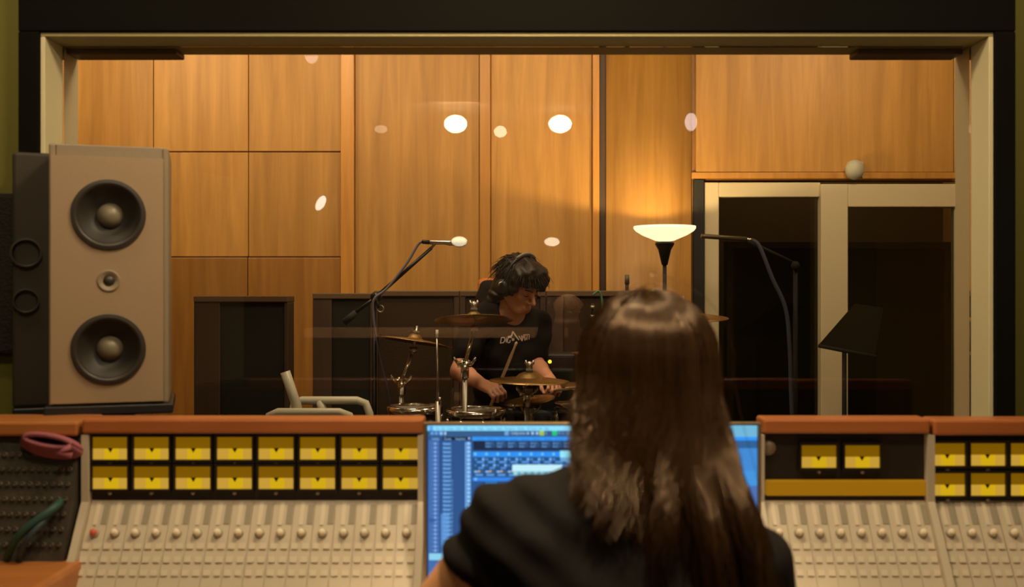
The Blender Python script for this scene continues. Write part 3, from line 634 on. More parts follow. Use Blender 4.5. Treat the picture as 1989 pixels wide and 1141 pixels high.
# ---------------------------------------------------------------- smooth bodies from distance fields
class Field:
    def __init__(s, lo, hi, h):
        s.h = h; s.lo = np.array(lo, float); n = np.ceil((np.array(hi)-s.lo)/h).astype(int)+1
        s.ax = [s.lo[i]+h*np.arange(n[i]) for i in range(3)]; s.v = np.full(n, 1.0, np.float32)
    def _blk(s, lo, hi, m):
        sl = []
        for i in range(3):
            a = int(np.clip(math.floor((lo[i]-m-s.lo[i])/s.h), 0, len(s.ax[i]))); b = int(np.clip(math.ceil((hi[i]+m-s.lo[i])/s.h)+1, 0, len(s.ax[i])))
            sl.append(slice(a, max(a, b)))
        return tuple(sl), np.stack(np.meshgrid(*[s.ax[i][sl[i]] for i in range(3)], indexing='ij'), -1)
    def _mix(s, sl, d, k, sub):
        v = s.v[sl]
        if sub: v = -v
        h = np.clip(.5+.5*(v-d)/k, 0, 1); r = v*(1-h)+d*h-k*h*(1-h)
        s.v[sl] = -r if sub else r
    def cone(s, a, b, ra, rb, k=.02, sub=False):
        a = np.array(a, float); b = np.array(b, float); R = max(ra, rb)
        sl, p = s._blk(np.minimum(a, b)-R, np.maximum(a, b)+R, max(3*s.h, 1.6*k)+.01)
        if 0 in p.shape: return s
        ba = b-a; pa = p-a; h = np.clip((pa@ba)/max(ba@ba, 1e-9), 0, 1)
        s._mix(sl, np.linalg.norm(pa-h[..., None]*ba, axis=-1)-(ra+(rb-ra)*h), k, sub); return s
    def ell(s, c, r, R=None, k=.02, sub=False):
        c = np.array(c, float); r = np.array(r, float); R = np.eye(3) if R is None else R
        m = r.max(); sl, p = s._blk(c-m, c+m, max(3*s.h, 1.6*k)+.01)
        if 0 in p.shape: return s
        q = (p-c)@R; k0 = np.linalg.norm(q/r, axis=-1); k1 = np.linalg.norm(q/(r*r), axis=-1)
        s._mix(sl, np.where(k1 > 1e-6, k0*(k0-1)/np.maximum(k1, 1e-6), -r.min()), k, sub); return s
    def cut(s, n, p0, k=.004):      # remove what lies on the side n points to
        n = np.array(n, float); n /= np.linalg.norm(n); p = np.stack(np.meshgrid(*s.ax, indexing='ij'), -1)
        s.v = np.maximum(s.v, (p-np.array(p0, float))@n).astype(np.float32); return s
    def wrinkle(s, fn):
        p = np.stack(np.meshgrid(*s.ax, indexing='ij'), -1); s.v = (s.v+fn(p)).astype(np.float32); return s
    def mesh(s):
        v = s.v; n = np.array(v.shape); cn = tuple(n-1)
        acc = np.zeros(cn+(3,)); cnt = np.zeros(cn, int); ins = v < 0
        C = [(i, j, k) for i in (0, 1) for j in (0, 1) for k in (0, 1)]
        g = lambda a, c: a[c[0]:c[0]+cn[0], c[1]:c[1]+cn[1], c[2]:c[2]+cn[2]]
        for a in C:
            for x in range(3):
                if a[x]: continue
                b = list(a); b[x] = 1; va, vb = g(v, a), g(v, b); m = g(ins, a) != g(ins, b)
                if not m.any(): continue
                t = va[m]/(va[m]-vb[m]); p = np.tile(np.array(a, float), (len(t), 1)); p[:, x] += t
                acc[m] += p; cnt[m] += 1
        mk = cnt > 0; idx = np.full(cn, -1); idx[mk] = np.arange(mk.sum())
        vs = (np.argwhere(mk)+acc[mk]/cnt[mk][:, None])*s.h+s.lo; fs = []
        for x in range(3):
            y, z = (x+1) % 3, (x+2) % 3
            A = np.moveaxis(ins, (x, y, z), (0, 1, 2)); I = np.moveaxis(idx, (x, y, z), (0, 1, 2))
            a0, a1 = A[:-1, 1:-1, 1:-1], A[1:, 1:-1, 1:-1]
            q = np.stack([I[:, :-1, :-1], I[:, 1:, :-1], I[:, 1:, 1:], I[:, :-1, 1:]], -1)
            m1 = a0 & ~a1; m2 = ~a0 & a1
            fs += q[m1].tolist()+q[m2][:, ::-1].tolist()
        fs = [f for f in fs if min(f) >= 0]
        return vs, fs
def npart(name, vs, fs, m, parent, smooth=True):
    me = bpy.data.meshes.new(name); me.from_pydata((np.asarray(vs)-np.array(org(parent))).tolist(), [], fs)
    if smooth: me.polygons.foreach_set('use_smooth', np.ones(len(me.polygons), bool))
    me.materials.append(m); me.update()
    o = bpy.data.objects.new(name, me); COL.objects.link(o); o.parent = parent; ORI[o.name] = V(org(parent)); return o
def strands(paths, rad):          # paths (S,N,3), rad (S,N): three-sided tubes
    S, N, _ = paths.shape
    t = np.gradient(paths, axis=1); t /= np.linalg.norm(t, axis=-1, keepdims=True)+1e-9
    ref = np.array([.31, .87, .2]); a = np.cross(t, ref); a /= np.linalg.norm(a, axis=-1, keepdims=True)+1e-9; b = np.cross(t, a)
    vs = np.stack([paths+(a*math.cos(k*2.0944)+b*math.sin(k*2.0944))*rad[..., None] for k in range(3)], 2).reshape(-1, 3)
    base = (np.arange(S)[:, None]*N+np.arange(N-1)[None])*3
    fs = np.concatenate([np.stack([base+k, base+(k+1) % 3, base+3+(k+1) % 3, base+3+k], -1).reshape(-1, 4) for k in range(3)])
    return vs, fs
def frame(f, up):                 # columns: right, forward, up
    f = V(f).normalized(); r = f.cross(V(up)).normalized(); u = r.cross(f); return np.array([r, f, u]).T
def add_head(fd, C, R, s=1.):
    C = np.array(C, float); T = lambda *p: C+R@(np.array(p)*s)
    e = lambda c, r, k=.015, sub=False: fd.ell(T(*c), np.array(r)*s, R, k, sub)
    q = lambda a, b, ra, rb, k=.012, sub=False: fd.cone(T(*a), T(*b), ra*s, rb*s, k, sub)
    e((0, -.012, .035), (.074, .094, .083)); e((0, .030, -.035), (.060, .060, .078), .03)
    e((0, .060, -.098), (.030, .026, .020), .03)
    for m in (-1, 1):
        q((m*.055, .0, -.05), (m*.028, .058, -.095), .016, .016, .03)          # jaw
        e((m*.040, .062, -.028), (.020, .018, .016), .02)                      # cheekbone
        q((m*.012, .090, .012), (m*.045, .072, .014), .009, .008, .012)        # brow
        e((m*.031, .094, -.006), (.017, .012, .010), .010, True)               # socket
        e((m*.031, .078, -.007), (.0135, .0135, .0125), .003)                  # lid over the eyeball
        e((m*.078, -.008, -.012), (.010, .019, .031), .008)                    # ear
        e((m*.012, .099, -.047), (.008, .010, .007), .006)                     # nostril wing
    q((0, .088, .004), (0, .116, -.040), .0085, .0115, .010)
    q((-.020, .088, -.073), (.020, .088, -.073), .0065, .0065, .007); q((-.016, .088, -.083), (.016, .088, -.083), .0075, .0075, .006)
    q((-.021, .0985, -.0775), (.021, .0985, -.0775), .0022, .0022, .003, True)
    return T
def add_hand(fd, wrist, f, n, side, curl=1.25, s=1., spread=0.):
    """f: towards the fingers, n: out of the back of the hand, side: towards the thumb"""
    f = V(f).normalized(); n = (V(n)-f*V(n).dot(f)).normalized(); t = f.cross(n); t = t if t.dot(V(side)) > 0 else -t
    w = V(wrist); pt = lambda a, b, c: w+(f*a+t*b+n*c)*s
    for b in (-.026, -.009, .009, .026): fd.cone(pt(.012, b*.7, 0), pt(.078, b, .002), .0145*s, .0115*s, .010)
    for b, L in ((.030, .92), (.010, 1.0), (-.010, .94), (-.029, .76)):
        p = V((.082, b, .002)); a = 0.
        for seg, rr_, da in ((.042, .0092, .55), (.027, .0084, 1.0), (.021, .0076, .75)):
            a += da*curl; q = p+V((math.cos(a), spread*b*8, -math.sin(a)))*seg*L
            fd.cone(pt(*p), pt(*q), rr_*s, (rr_-.0008)*s, .003); p = q
    p = V((.022, .030, -.006))
    for q, ra in ((V((.050, .050, -.020)), .0125), (V((.072, .043, -.040)), .0105), (V((.086, .028, -.052)), .0090)):
        fd.cone(pt(*p), pt(*q), ra*s, (ra-.001)*s, .005); p = q
    return pt(.078, .0, -.030), t            # middle of the grip, and its axis

M_SKIN = mat('skin', (.62, .31, .19), .5, var=(30, (.54, .24, .14)))
M_SKIN2 = mat('skin_warm', (.70, .35, .165), .5, var=(30, (.62, .28, .12)))
M_TEE = mat('black_tshirt', (.0115, .0095, .008), .9, bump=(400, .25), spec=.15)
M_JEANS = mat('dark_jeans', (.018, .020, .024), .9, bump=(500, .3), spec=.15)
M_HAIR = mat('dark_hair', (.020, .013, .007), .5, spec=.35)
M_LONG = mat('brown_hair', (.052, .024, .008), .26, var=(1, (.008, .0035, .0015)), spec=1.0)
M_LONG.node_tree.nodes['Principled BSDF'].inputs['Specular Tint'].default_value = (1, .72, .45, 1)
_nt = M_LONG.node_tree; _n = next(n for n in _nt.nodes if n.type == 'TEX_NOISE'); _mp = _nt.nodes.new('ShaderNodeMapping'); _mp.inputs['Scale'].default_value = (150, 60, 5)
_nt.links.new(_n.inputs['Vector'].links[0].from_socket, _mp.inputs['Vector']); _nt.links.new(_mp.outputs[0], _n.inputs['Vector'])
M_SHOE = mat('black_shoe', (.012, .012, .012), .6)
M_EYE = mat('eye_white', (.35, .30, .26), .5); M_IRIS = mat('iris', (.03, .016, .008), .15)

# ---------------------------------------------------------------- the drummer
dr = thing('person', (X(990, 4.95), 4.95, 0), 'drummer in a black T-shirt and headphones bent over the kit behind the glass', 'person')
HCn = P(1009, 553, 4.70)
fh = V((.66, -.64, -.48)); Rh = frame(fh, (-.08, .0, 1)); 
hip = P(985, 888, 5.0); chest = P(985, 690, 4.86); nb = P(984, 604, 4.80)
shR = P(925, 628, 4.72); elR = P(893, 722, 4.60); wrR = P(938, 748, 4.42)
shL = P(1044, 632, 4.90); elL = P(1038, 708, 4.80); wrL = P(1068, 737, 4.60)
knR = P(915, 835, 4.52); knL = P(1050, 832, 4.50); 
ftR = V((knR.x-.03, 4.50, .07)); ftL = V((knL.x+.05, 4.46, .07))
fd = Field((-.62, 4.05, .76), (.42, 5.15, 1.52), .0064)
T = add_head(fd, HCn, Rh)
fd.cone(T(0, -.03, -.05), nb, .054, .060, .03); fd.cone(nb, chest, .07, .12, .04)
fd.cone(shR, elR, .050, .041, .02); fd.cone(elR, elR.lerp(wrR, .35), .041, .040, .015); fd.cone(elR.lerp(wrR, .3), wrR, .040, .026, .015)
fd.cone(shL, elL, .050, .041, .02); fd.cone(elL, elL.lerp(wrL, .35), .041, .040, .015); fd.cone(elL.lerp(wrL, .3), wrL, .040, .026, .015)
fd.cone(nb, shR, .06, .05, .03); fd.cone(nb, shL, .06, .05, .03); fd.ell(chest, (.17, .11, .17), k=.04)
gR, tR = add_hand(fd, wrR, (wrR-elR).normalized()*.6+V((.5, -.55, -.1)), (.05, -.65, .75), (0, .3, 1), 1.2)
gL, tL = add_hand(fd, wrL, (wrL-elL).normalized()*.6+V((.1, -.7, -.12)), (.4, -.3, .85), (-1, 0, .3), 1.2)
vs, fs = fd.mesh(); npart('body', vs, fs, M_SKIN, dr)
ey = MB()
for m in (-1, 1): ey.ball(V(T(m*.031, .0788, -.0115)), .0116, 12)
part('eyes', ey, M_EYE, dr)
ir = MB()
for m in (-1, 1): ir.ball(V(T(m*.031, .0862, -.0125)), .0040, 8)
part('irises', ir, M_IRIS, dr)
br = MB()
for m in (-1, 1): br.tube([V(T(m*.013, .099, .012)), V(T(m*.030, .096, .018)), V(T(m*.047, .081, .016))], [.003, .0042, .002], 6)
part('eyebrows', br, M_HAIR, dr)
la = MB()
for m in (-1, 1): la.tube([V(T(m*.018, .0880, -.011)), V(T(m*.025, .0912, -.0128)), V(T(m*.031, .0918, -.0132)), V(T(m*.038, .0900, -.0125)), V(T(m*.045, .0840, -.010))], [.001, .002, .0022, .002, .001], 6)
part('eyelashes', la, M_HAIR, dr)
# T-shirt
sf = Field((-.62, 4.35, .42), (.42, 5.25, 1.48), .009)
bk = P(958, 578, 4.95)
sf.cone(hip, chest, .155, .165, .06); sf.cone(chest, nb, .155, .085, .05); sf.ell(bk, (.085, .075, .085), k=.07)
sf.ell(P(975, 660, 4.86), (.19, .13, .16), k=.06)
for s_, e_ in ((shR, elR), (shL, elL)):
    sf.cone(nb, s_, .078, .068, .04); sf.cone(s_, s_.lerp(e_, .62), .066, .064, .03)
dirR = (elR-shR).normalized()
sf.wrinkle(lambda p: .006*np.sin(28*p[..., 0]+17*p[..., 2]+6*np.sin(9*p[..., 2]))*np.sin(21*p[..., 2]-13*p[..., 0])+.003*np.sin(60*(p[..., 2]+.5*p[..., 0])))
sf.ell(np.array(T(0, .03, -.13)), (.075, .085, .06), Rh, .015, True)
vs, fs = sf.mesh(); tee = npart('tshirt', vs, fs, M_TEE, dr)
# trousers
jf = Field((-.72, 4.25, .0), (.6, 5.25, .75), .014)
hR, hL = hip+V((-.09, 0, -.02)), hip+V((.09, 0, -.02))
jf.ell(hip, (.18, .14, .12), k=.04)
for h_, k_, f_ in ((hR, knR, ftR), (hL, knL, ftL)): jf.cone(h_, k_, .095, .074, .04); jf.cone(k_, f_, .070, .052, .03)
vs, fs = jf.mesh(); npart('jeans', vs, fs, M_JEANS, dr)
for f_ in (ftR, ftL):
    q = Field((f_.x-.08, f_.y-.28, 0), (f_.x+.08, f_.y+.12, .16), .008)
    q.ell((f_.x, f_.y-.09, .035), (.045, .13, .035), k=.02); q.cone((f_.x, f_.y, .04), (f_.x, f_.y, .09), .048, .045, .02); q.cut((0, 0, -1), (0, 0, .004))
    vs, fs = q.mesh(); npart('shoe', vs, fs, M_SHOE, dr)
# hair: a cap with locks
hf = Field(HCn-V((.22, .22, .24)), HCn+V((.22, .22, .24)), .006)
E = lambda c, r, k=.02, sub=False: hf.ell(T(*c), r, Rh, k, sub)
E((0, -.020, .045), (.088, .104, .092)); E((.0, .060, .090), (.075, .050, .040), .03); E((.045, .050, .070), (.042, .042, .040), .03); E((-.045, .06, .060), (.045, .05, .045), .03)
E((.075, .028, .015), (.018, .034, .050), .02); E((-.075, .028, .02), (.018, .034, .045), .02)
E((0, -.075, -.04), (.080, .045, .08), .03); E((.06, -.05, -.03), (.035, .045, .08), .03); E((.05, -.075, -.11), (.035, .03, .05), .03)
E((.062, .058, .050), (.016, .016, .034), .015); E((-.040, .090, .066), (.036, .020, .026), .015); E((-.068, .07, .03), (.02, .025, .04), .015)
hf.wrinkle(lambda p: .005*np.sin(70*p[..., 0]+30*p[..., 2]+3*np.sin(40*p[..., 2]))*np.sin(55*p[..., 2]-25*p[..., 1])+.0025*np.sin(150*p[..., 0]+90*p[..., 2]))
vs, fs = hf.mesh(); hair = npart('hair', vs, fs, M_HAIR, dr)
S, N = 900, 7; paths = np.zeros((S, N, 3))
for i in range(S):
    th = random.uniform(0, 2*math.pi); zz = random.uniform(.0, 1.)
    if math.sin(th) > .3: zz = random.uniform(.55, 1.)
    rr_ = math.sqrt(1-zz*zz*.96); p = np.array([.088*rr_*math.cos(th), -.015+.104*rr_*math.sin(th), .042+.094*zz])
    dv = np.array([.5*math.cos(th), .75*math.sin(th)+.3, -.35])+rng.normal(0, .25, 3)
    for k in range(N): t = k/(N-1); paths[i, k] = p*(1+.04*t)+dv*.055*t+np.array([0, 0, -.035*t*t])
paths = np.array(HCn)+paths@Rh.T
vs, fs = strands(paths, np.linspace(.0022, .0006, N)[None].repeat(S, 0)); npart('hair_locks', vs, fs.tolist(), M_HAIR, dr)
# the lettering on the shirt: thin raised strokes laid on the cloth
bpy.context.view_layer.update()
def on_tee(px, py):
    o = V((0, 0, HC)); dvec = (P(px, py, 4.8)-o).normalized(); rt = org(tee)
    ok, loc, n_, _ = tee.ray_cast(o-rt, dvec)
    return (loc+rt-dvec*.002) if ok else P(px, py, 4.66)
LOGO = MB()
def stroke(pts, wpx=2.0):
    for (xa_, ya_), (xb_, yb_) in zip(pts[:-1], pts[1:]):
        n = max(2, int(math.hypot(xb_-xa_, yb_-ya_)/3)); L = math.hypot(xb_-xa_, yb_-ya_) or 1; ox, oy = -(yb_-ya_)/L*wpx/2, (xb_-xa_)/L*wpx/2
        vs = []
        for i in range(n+1):
            t = i/n; x, y = xa_+(xb_-xa_)*t, ya_+(yb_-ya_)*t
            vs += [on_tee(x+ox, y+oy), on_tee(x-ox, y-oy)]
        LOGO._f(vs, [(2*i, 2*i+1, 2*i+3, 2*i+2) for i in range(n)])
stroke([(972, 667), (974, 656), (980, 656), (981, 661), (978, 666), (971, 667)])                      # D
stroke([(984, 656), (983, 666)], 1.6)                                                                  # I
stroke([(994, 656), (988, 656), (985.5, 661), (986, 666), (990, 666), (991, 661)], 1.6)               # G
stroke([(986, 655), (994, 653), (996, 644), (1002, 653), (1008, 661)], 2.6); stroke([(994, 653), (993.5, 650)], 1.8)  # tall peak
stroke([(994, 659), (999, 659)], 2.4); stroke([(994, 662), (999, 661.5)], 1.6)
stroke([(1008, 653), (1014, 663), (1013, 652)], 2.0)                                                   # V
stroke([(1014.5, 663), (1016, 652.5), (1020, 662)], 1.7)                                                 # A
stroke([(1021, 652), (1017.5, 654), (1022, 658), (1020, 661)], 1.6)                                        # S
stroke([(1016, 651), (1028, 650)], 1.6); stroke([(1024, 651), (1023.5, 661)], 1.6); stroke([(1028, 650), (1027.5, 660)], 1.8)
part('shirt_print', LOGO, mat('print_ink', (.42, .33, .27), .8), dr)
# headphones
hp = thing('headphones', T(0, -.01, .0), 'black closed headphones with a grey band worn by the drummer', 'headphones')
arc = [V(T(.098*math.sin(a), -.005-.01*math.cos(a), .0+.140*max(0, math.cos(a))**.8+0*.02)) for a in np.linspace(-1.5, 1.5, 25)]
part('band', MB().tube(arc, [.006+.004*math.cos(a) for a in np.linspace(-1.5, 1.5, 25)], 8), M_BLACK, hp)
part('band_pad', MB().tube([p+V(Rh[:, 2])*.010 for p in arc[7:18]], .006, 8), mat('grey_pad', (.22, .20, .15), .5), hp)
for m in (-1, 1):
    ax_ = V(Rh[:, 0])*m; c = V(T(m*.086, -.008, -.012))
    cu_ = part('ear_cup', MB().lathe([(0, .030), (.026, .030), (.036, .022), (.042, .010), (.040, .0), (0, 0)], c, ax_, 28), M_BLACK, hp)
    part('cushion', MB().lathe([(.020, -.012), (.036, -.014), (.044, -.006), (.040, .003), (.02, .003)], c, ax_, 28), M_RUBBER, cu_)
    part('yoke', MB().tube([V(T(m*.098, -.005, .0+.02)), V(T(m*.124, -.006, .012)), V(T(m*.124, -.008, -.014))], .004, 6), M_STEEL, cu_)
# sticks
M_STICK = wood('stick_wood', (.40, .26, .14), (.5, .34, .19), .5, vary=.05)
def stick(a, b, label):
    a, b = V(a), V(b); dv = b-a
    solo('drumstick', MB().tube([a, a+dv*.02, a+dv*.75, a+dv*.93, a+dv*.955, a+dv*.985, b], [.004, .0075, .0072, .0045, .0062, .006, .002], 10), M_STICK, label, 'drumstick', a)
gp = V(gR); e = P(1004, 664, 4.36); dv = (e-gp).normalized(); stick(gp-dv*.06, e, 'wooden drumstick raised in the fist at the end of the left forearm in view')
gp = V(gL); dv = (P(1128, 752, 4.2)-gp).normalized(); stick(gp-dv*.09, gp+dv*.30, 'wooden drumstick held low in the hand to the right of the cymbal bell')
# throne with an orange edged backrest
th = thing('drum_throne', (hip.x, hip.y+.02, 0), 'drum throne with a dark backrest edged in orange behind the drummer', 'stool')
part('seat', MB().lathe([(0, hip.z-.20), (.17, hip.z-.20), (.185, hip.z-.17), (.175, hip.z-.135), (.14, hip.z-.125), (0, hip.z-.125)], (hip.x, hip.y+.04, 0)), M_BLACK, th)
part('column', MB().tube([(hip.x, hip.y+.04, .12), (hip.x, hip.y+.04, hip.z-.2)], .02, 14), M_STEEL, th)
for k in range(3):
    a = k*2.094+.5; part('leg', MB().tube([(hip.x, hip.y+.04, .30), (hip.x+.2*math.cos(a), hip.y+.04+.2*math.sin(a), .012)], .012, 8), M_STEEL, th)
bx = P(945, 560, 5.16)
part('backrest_post', MB().tube([(hip.x, hip.y+.17, hip.z-.16), (hip.x-.02, 5.25, hip.z+.1), (bx.x+.06, 5.22, bx.z-.12)], .014, 10), M_STEEL, th)
part('backrest', MB().box((bx.x-.045, 5.14, bx.z-.22), (bx.x+.17, 5.2, bx.z+.05), .05), mat('orange_vinyl', (.50, .15, .03), .5), th)
part('backrest_pad', MB().box((bx.x-.022, 5.125, bx.z-.21), (bx.x+.155, 5.15, bx.z+.022), .05), M_BLACK, th)

# ---------------------------------------------------------------- the woman at the console
wo = thing('person', (X(1235, 1.62), 1.62, 0), 'woman with long brown hair in a black T-shirt seated at the screen, seen from behind', 'person')
hd = P(1258, 712, 1.66); Rw = frame((-.12, 1, -.10), (0, 0, 1))
n0 = P(1235, 968, 1.60); lS = P(985, 1022, 1.58); rS = P(1452, 1104, 1.60)
lE = P(800, 1250, 1.68); rE = P(1545, 1420, 1.72); lW = V((-.03, 1.90, .645)); rW = V((.36, 1.92, .645))
wb = Field((-.35, 1.36, .50), (.66, 2.12, 1.28), .008)
Tw = add_head(wb, hd, Rw, .97)
wb.cone(Tw(0, -.02, -.06), n0, .050, .056, .03); wb.cone(n0, P(1225, 1200, 1.62), .06, .12, .04)
for s_, e_, w_ in ((lS, lE, lW), (rS, rE, rW)):
    wb.cone(n0, s_, .055, .045, .03); wb.cone(s_, e_, .052, .043, .02); wb.cone(e_, e_.lerp(w_, .35), .041, .038, .015); wb.cone(e_.lerp(w_, .3), w_, .036, .023, .015)
add_hand(wb, lW, (.1, 1, -.12), (0, 0, 1), (1, 0, 0), .35); add_hand(wb, rW, (-.1, 1, -.12), (0, 0, 1), (-1, 0, 0), .35)
vs, fs = wb.mesh(); npart('body', vs, fs, M_SKIN2, wo)
ws = Field((-.32, 1.32, .40), (.70, 1.95, 1.06), .009)
mid = P(1222, 1240, 1.60); lC, rC = lS.lerp(lE, .27), rS.lerp(rE, .5)
ws.cone(lS, lC, .058, .059, .03); ws.cone(rS, rC, .058, .060, .03)
for s_, c_ in ((lS, lC), (rS, rC)):      # open cuffs
    dv = (c_-s_).normalized(); ws.cone(c_+dv*.080, c_+dv*.2, .080, .09, .006, True)
ws.cone(n0, lS, .074, .060, .04); ws.cone(n0, rS, .074, .060, .04)
ws.ell(mid, (.185, .115, .25), k=.05); ws.cone(P(1060, 1090, 1.58), P(1380, 1130, 1.60), .085, .085, .05); ws.cone(mid, V((mid.x, 1.63, .5)), .15, .15, .06)
def folds(p):
    x, y, z = p[..., 0], p[..., 1], p[..., 2]
    a = np.exp(-((x+.03)**2)/.02); u_ = (x+.03)*.75+(z-.88)*.66
    return .0055*a*np.sin(95*u_+2.5*np.sin(14*z))+.0035*np.sin(23*x+31*z+3*np.sin(11*x))*np.sin(19*z-12*x)+.002*np.sin(70*(z-.4*x))
ws.wrinkle(folds)
ws.ell(n0+V((0, .04, .05)), (.062, .06, .05), k=.012, sub=True)
vs, fs = ws.mesh(); npart('tshirt', vs, fs, M_TEE, wo)
# legs and shoes under the desk
wj = Field((-.3, 1.35, 0), (.75, 2.2, .68), .016); hp_ = V((mid.x, 1.64, .52))
wj.ell(hp_, (.18, .14, .11), k=.04)
for m in (-1, 1):
    k_ = V((mid.x+m*.13, 2.02, .455)); a_ = V((mid.x+m*.12, 2.0, .09)); wj.cone(hp_+V((m*.09, 0, 0)), k_, .085, .065, .04); wj.cone(k_, a_, .062, .045, .03); wj.ell(a_+V((0, .06, -.045)), (.045, .12, .04), k=.03)
wj.cut((0, 0, -1), (0, 0, .005)); vs, fs = wj.mesh(); npart('trousers', vs, fs, M_JEANS, wo)
# long hair: a dense core and several thousand strands over it
A_, B_, C_ = .101, .112, .100; hc = np.array(hd)+np.array([0, -.012, .012])
wh = Field((-.06, 1.38, .80), (.48, 1.82, 1.28), .007)
wh.ell(hc, (A_-.014, B_-.014, C_-.013), k=.02)
for a_, b_, ra, rb in ((P(1200, 730, 1.65), P(1195, 880, 1.58), .050, .038), (P(1258, 720, 1.63), P(1250, 900, 1.56), .055, .040), (P(1325, 720, 1.65), P(1345, 900, 1.58), .052, .040), (P(1345, 880, 1.58), P(1395, 1040, 1.53), .038, .018), (P(1250, 880, 1.56), P(1270, 980, 1.52), .035, .015), (P(1190, 860, 1.59), P(1185, 905, 1.54), .032, .015)):
    wh.cone(a_, b_, ra, rb, .03)
wh.wrinkle(lambda p: .003*np.sin(160*p[..., 0]+8*np.sin(9*p[..., 2]))+.002*np.sin(310*p[..., 0]+20*p[..., 2]))
wh.ell(np.array(Tw(0, .10, -.03)), (.06, .06, .11), Rw, .02, True)
vs, fs = wh.mesh(); npart('hair', vs, fs, M_LONG, wo)
def long_hair(S, N, jit):
    pa = np.zeros((S, N, 3)); ra = np.zeros((S, N))
    for i in range(S):
        ph = random.uniform(-2.15, 2.15); off = random.gauss(0, jit)+.002; cl = round(ph*9)/9+random.gauss(0, .05)
        th0 = abs(random.gauss(0, .20)); px_ = ph/2.15
        ztip = np.interp(ph, [-2.1, -1.2, -.4, .1, .5, 2.1], [.985, .975, .925, .87, .80, .785])+random.uniform(-.05, .06)+.02*math.sin(ph*11); kz = .978+.02*math.sin(ph*7)+random.gauss(0, .012); ka = .030+.028*math.sin(ph*13+1)+random.gauss(0, .008); fan = (.5+.5*math.sin(ph*9))*random.uniform(.0, .045)*(-1 if ph < .2 else .4)
        wl = random.uniform(0, 6.28); amp = random.uniform(.002, .009); zb_ = hc[2]-.012
        for k in range(N):
            t = k/(N-1)
            if t < .45:
                th = th0+(1.62-th0)*(t/.45)
                u_ = ph*(1-.25*(1-t/.45)**2)
                r_ = np.array([(A_+off)*math.sin(th)*math.sin(u_), -(B_+off)*math.sin(th)*math.cos(u_), (C_+off)*math.cos(th)]); p = hc+r_
                pa[i, k] = p; last = p
            else:
                s_ = (t-.45)/.55; z = last[2]+(ztip-last[2])*s_ if k else 0
                zz = zb_+(ztip-zb_)*s_; fall = zb_-zz
                x = last0[0]; y = last0[1]
                right = max(0, math.sin(ph)); dx = right*(.062*min(1, fall/.33)**1.6) - max(0, -math.sin(ph))*(.016*s_)
                x = x+dx+amp*math.sin(wl+9*s_)*s_*2+ (hc[0]+.02-x)*.10*s_*(1-right)*(1-max(0, -math.sin(ph)))
                back = 1.488+.014*math.cos(ph*3+wl*.15)+off
                bl = np.clip(fall/.17, 0, 1)**1.3; back -= ka*np.clip((kz-zz)/.07, 0, 1)*(1 if abs(ph) < 1.3 else .4); x += fan*np.clip((kz-zz)/.10, 0, 1)
                y = y+(back-y)*bl*(.85 if abs(ph) < 1.2 else .62)+amp*math.cos(wl+7*s_)*s_
                pa[i, k] = (x, y, zz)
            if t < .45: last0 = pa[i, k].copy()
            ra[i, k] = .00075*(1 if t < .8 else 1-.75*(t-.8)/.2)
    return pa, ra
pa, ra = long_hair(5200, 20, .0035); vs, fs = strands(pa, ra); npart('hair_strands', vs, fs.tolist(), M_LONG, wo)
pa, ra = long_hair(110, 20, .012); vs, fs = strands(pa+rng.normal(0, .0015, pa.shape), ra*.6); npart('stray_hairs', vs, fs.tolist(), M_LONG, wo)
ch = thing('stool', (mid.x, 1.62, 0), 'low black swivel stool under the woman at the console', 'stool')
part('seat', MB().lathe([(0, .34), (.2, .34), (.215, .37), (.2, .405), (0, .41)], (mid.x, 1.62, 0)), M_BLACK, ch)
part('column', MB().tube([(mid.x, 1.62, .06), (mid.x, 1.62, .34)], .025, 14), M_STEEL, ch)
for k in range(5):
    a = k*1.2566; part('leg', MB().tube([(mid.x, 1.62, .07), (mid.x+.24*math.cos(a), 1.62+.24*math.sin(a), .02)], [.022, .016], 8), M_BLACK, ch)

# ---------------------------------------------------------------- drums and cymbals
def ray_up(p): return V(p)
def wing(parent, p, ax, s=1.):
    ax = V(ax).normalized(); sd_ = ax.orthogonal().normalized(); sd_ = V((1, 0, 0))-ax*ax.x; sd_.normalize(); p = V(p)
    mb = MB().lathe([(0, 0), (.013*s, 0), (.012*s, .018*s), (.006*s, .03*s), (0, .031*s)], p, ax, 14)
    for m in (-1, 1): mb.tube([p+ax*.014*s+sd_*m*.006*s, p+ax*.024*s+sd_*m*.015*s, p+ax*.034*s+sd_*m*.015*s], [.006*s, .006*s, .004*s], 8)
    return part('wing_nut', mb, M_STEEL, parent)
def cymbal(parent, c, ax, R_, name='cymbal', bell=.19):
    t = .0016; pr = [(R_, -.012*R_/.18), (R_*.7, -.004*R_/.18), (R_*.4, .001), (R_*(bell+.03), .003), (R_*bell, .006), (R_*bell*.8, .018*R_/.18), (R_*bell*.45, .027*R_/.18), (.006, .029*R_/.18)]
    return part(name, MB().lathe(pr+[(r, h-t) for r, h in reversed(pr)], c, ax, 64, True), M_BRONZE, parent)
M_POLE = mat('dull_steel', (.30, .28, .24), .38, 1.)
def tripod(parent, x, y, top, spread=.2, h=.42):
    part('pole', MB().tube([(x, y, .12), (x, y, top)], .0115, 14), M_POLE, parent)
    for k in range(3):
        a = k*2.094+.6; e = V((x+spread*math.cos(a), y+spread*math.sin(a), .012))
        lg = part('leg', MB().tube([(x, y, h), e], .009, 8), M_CHROME, parent)
        part('rubber_foot', MB().ball(e, (.016, .016, .012), 8), M_RUBBER, lg)
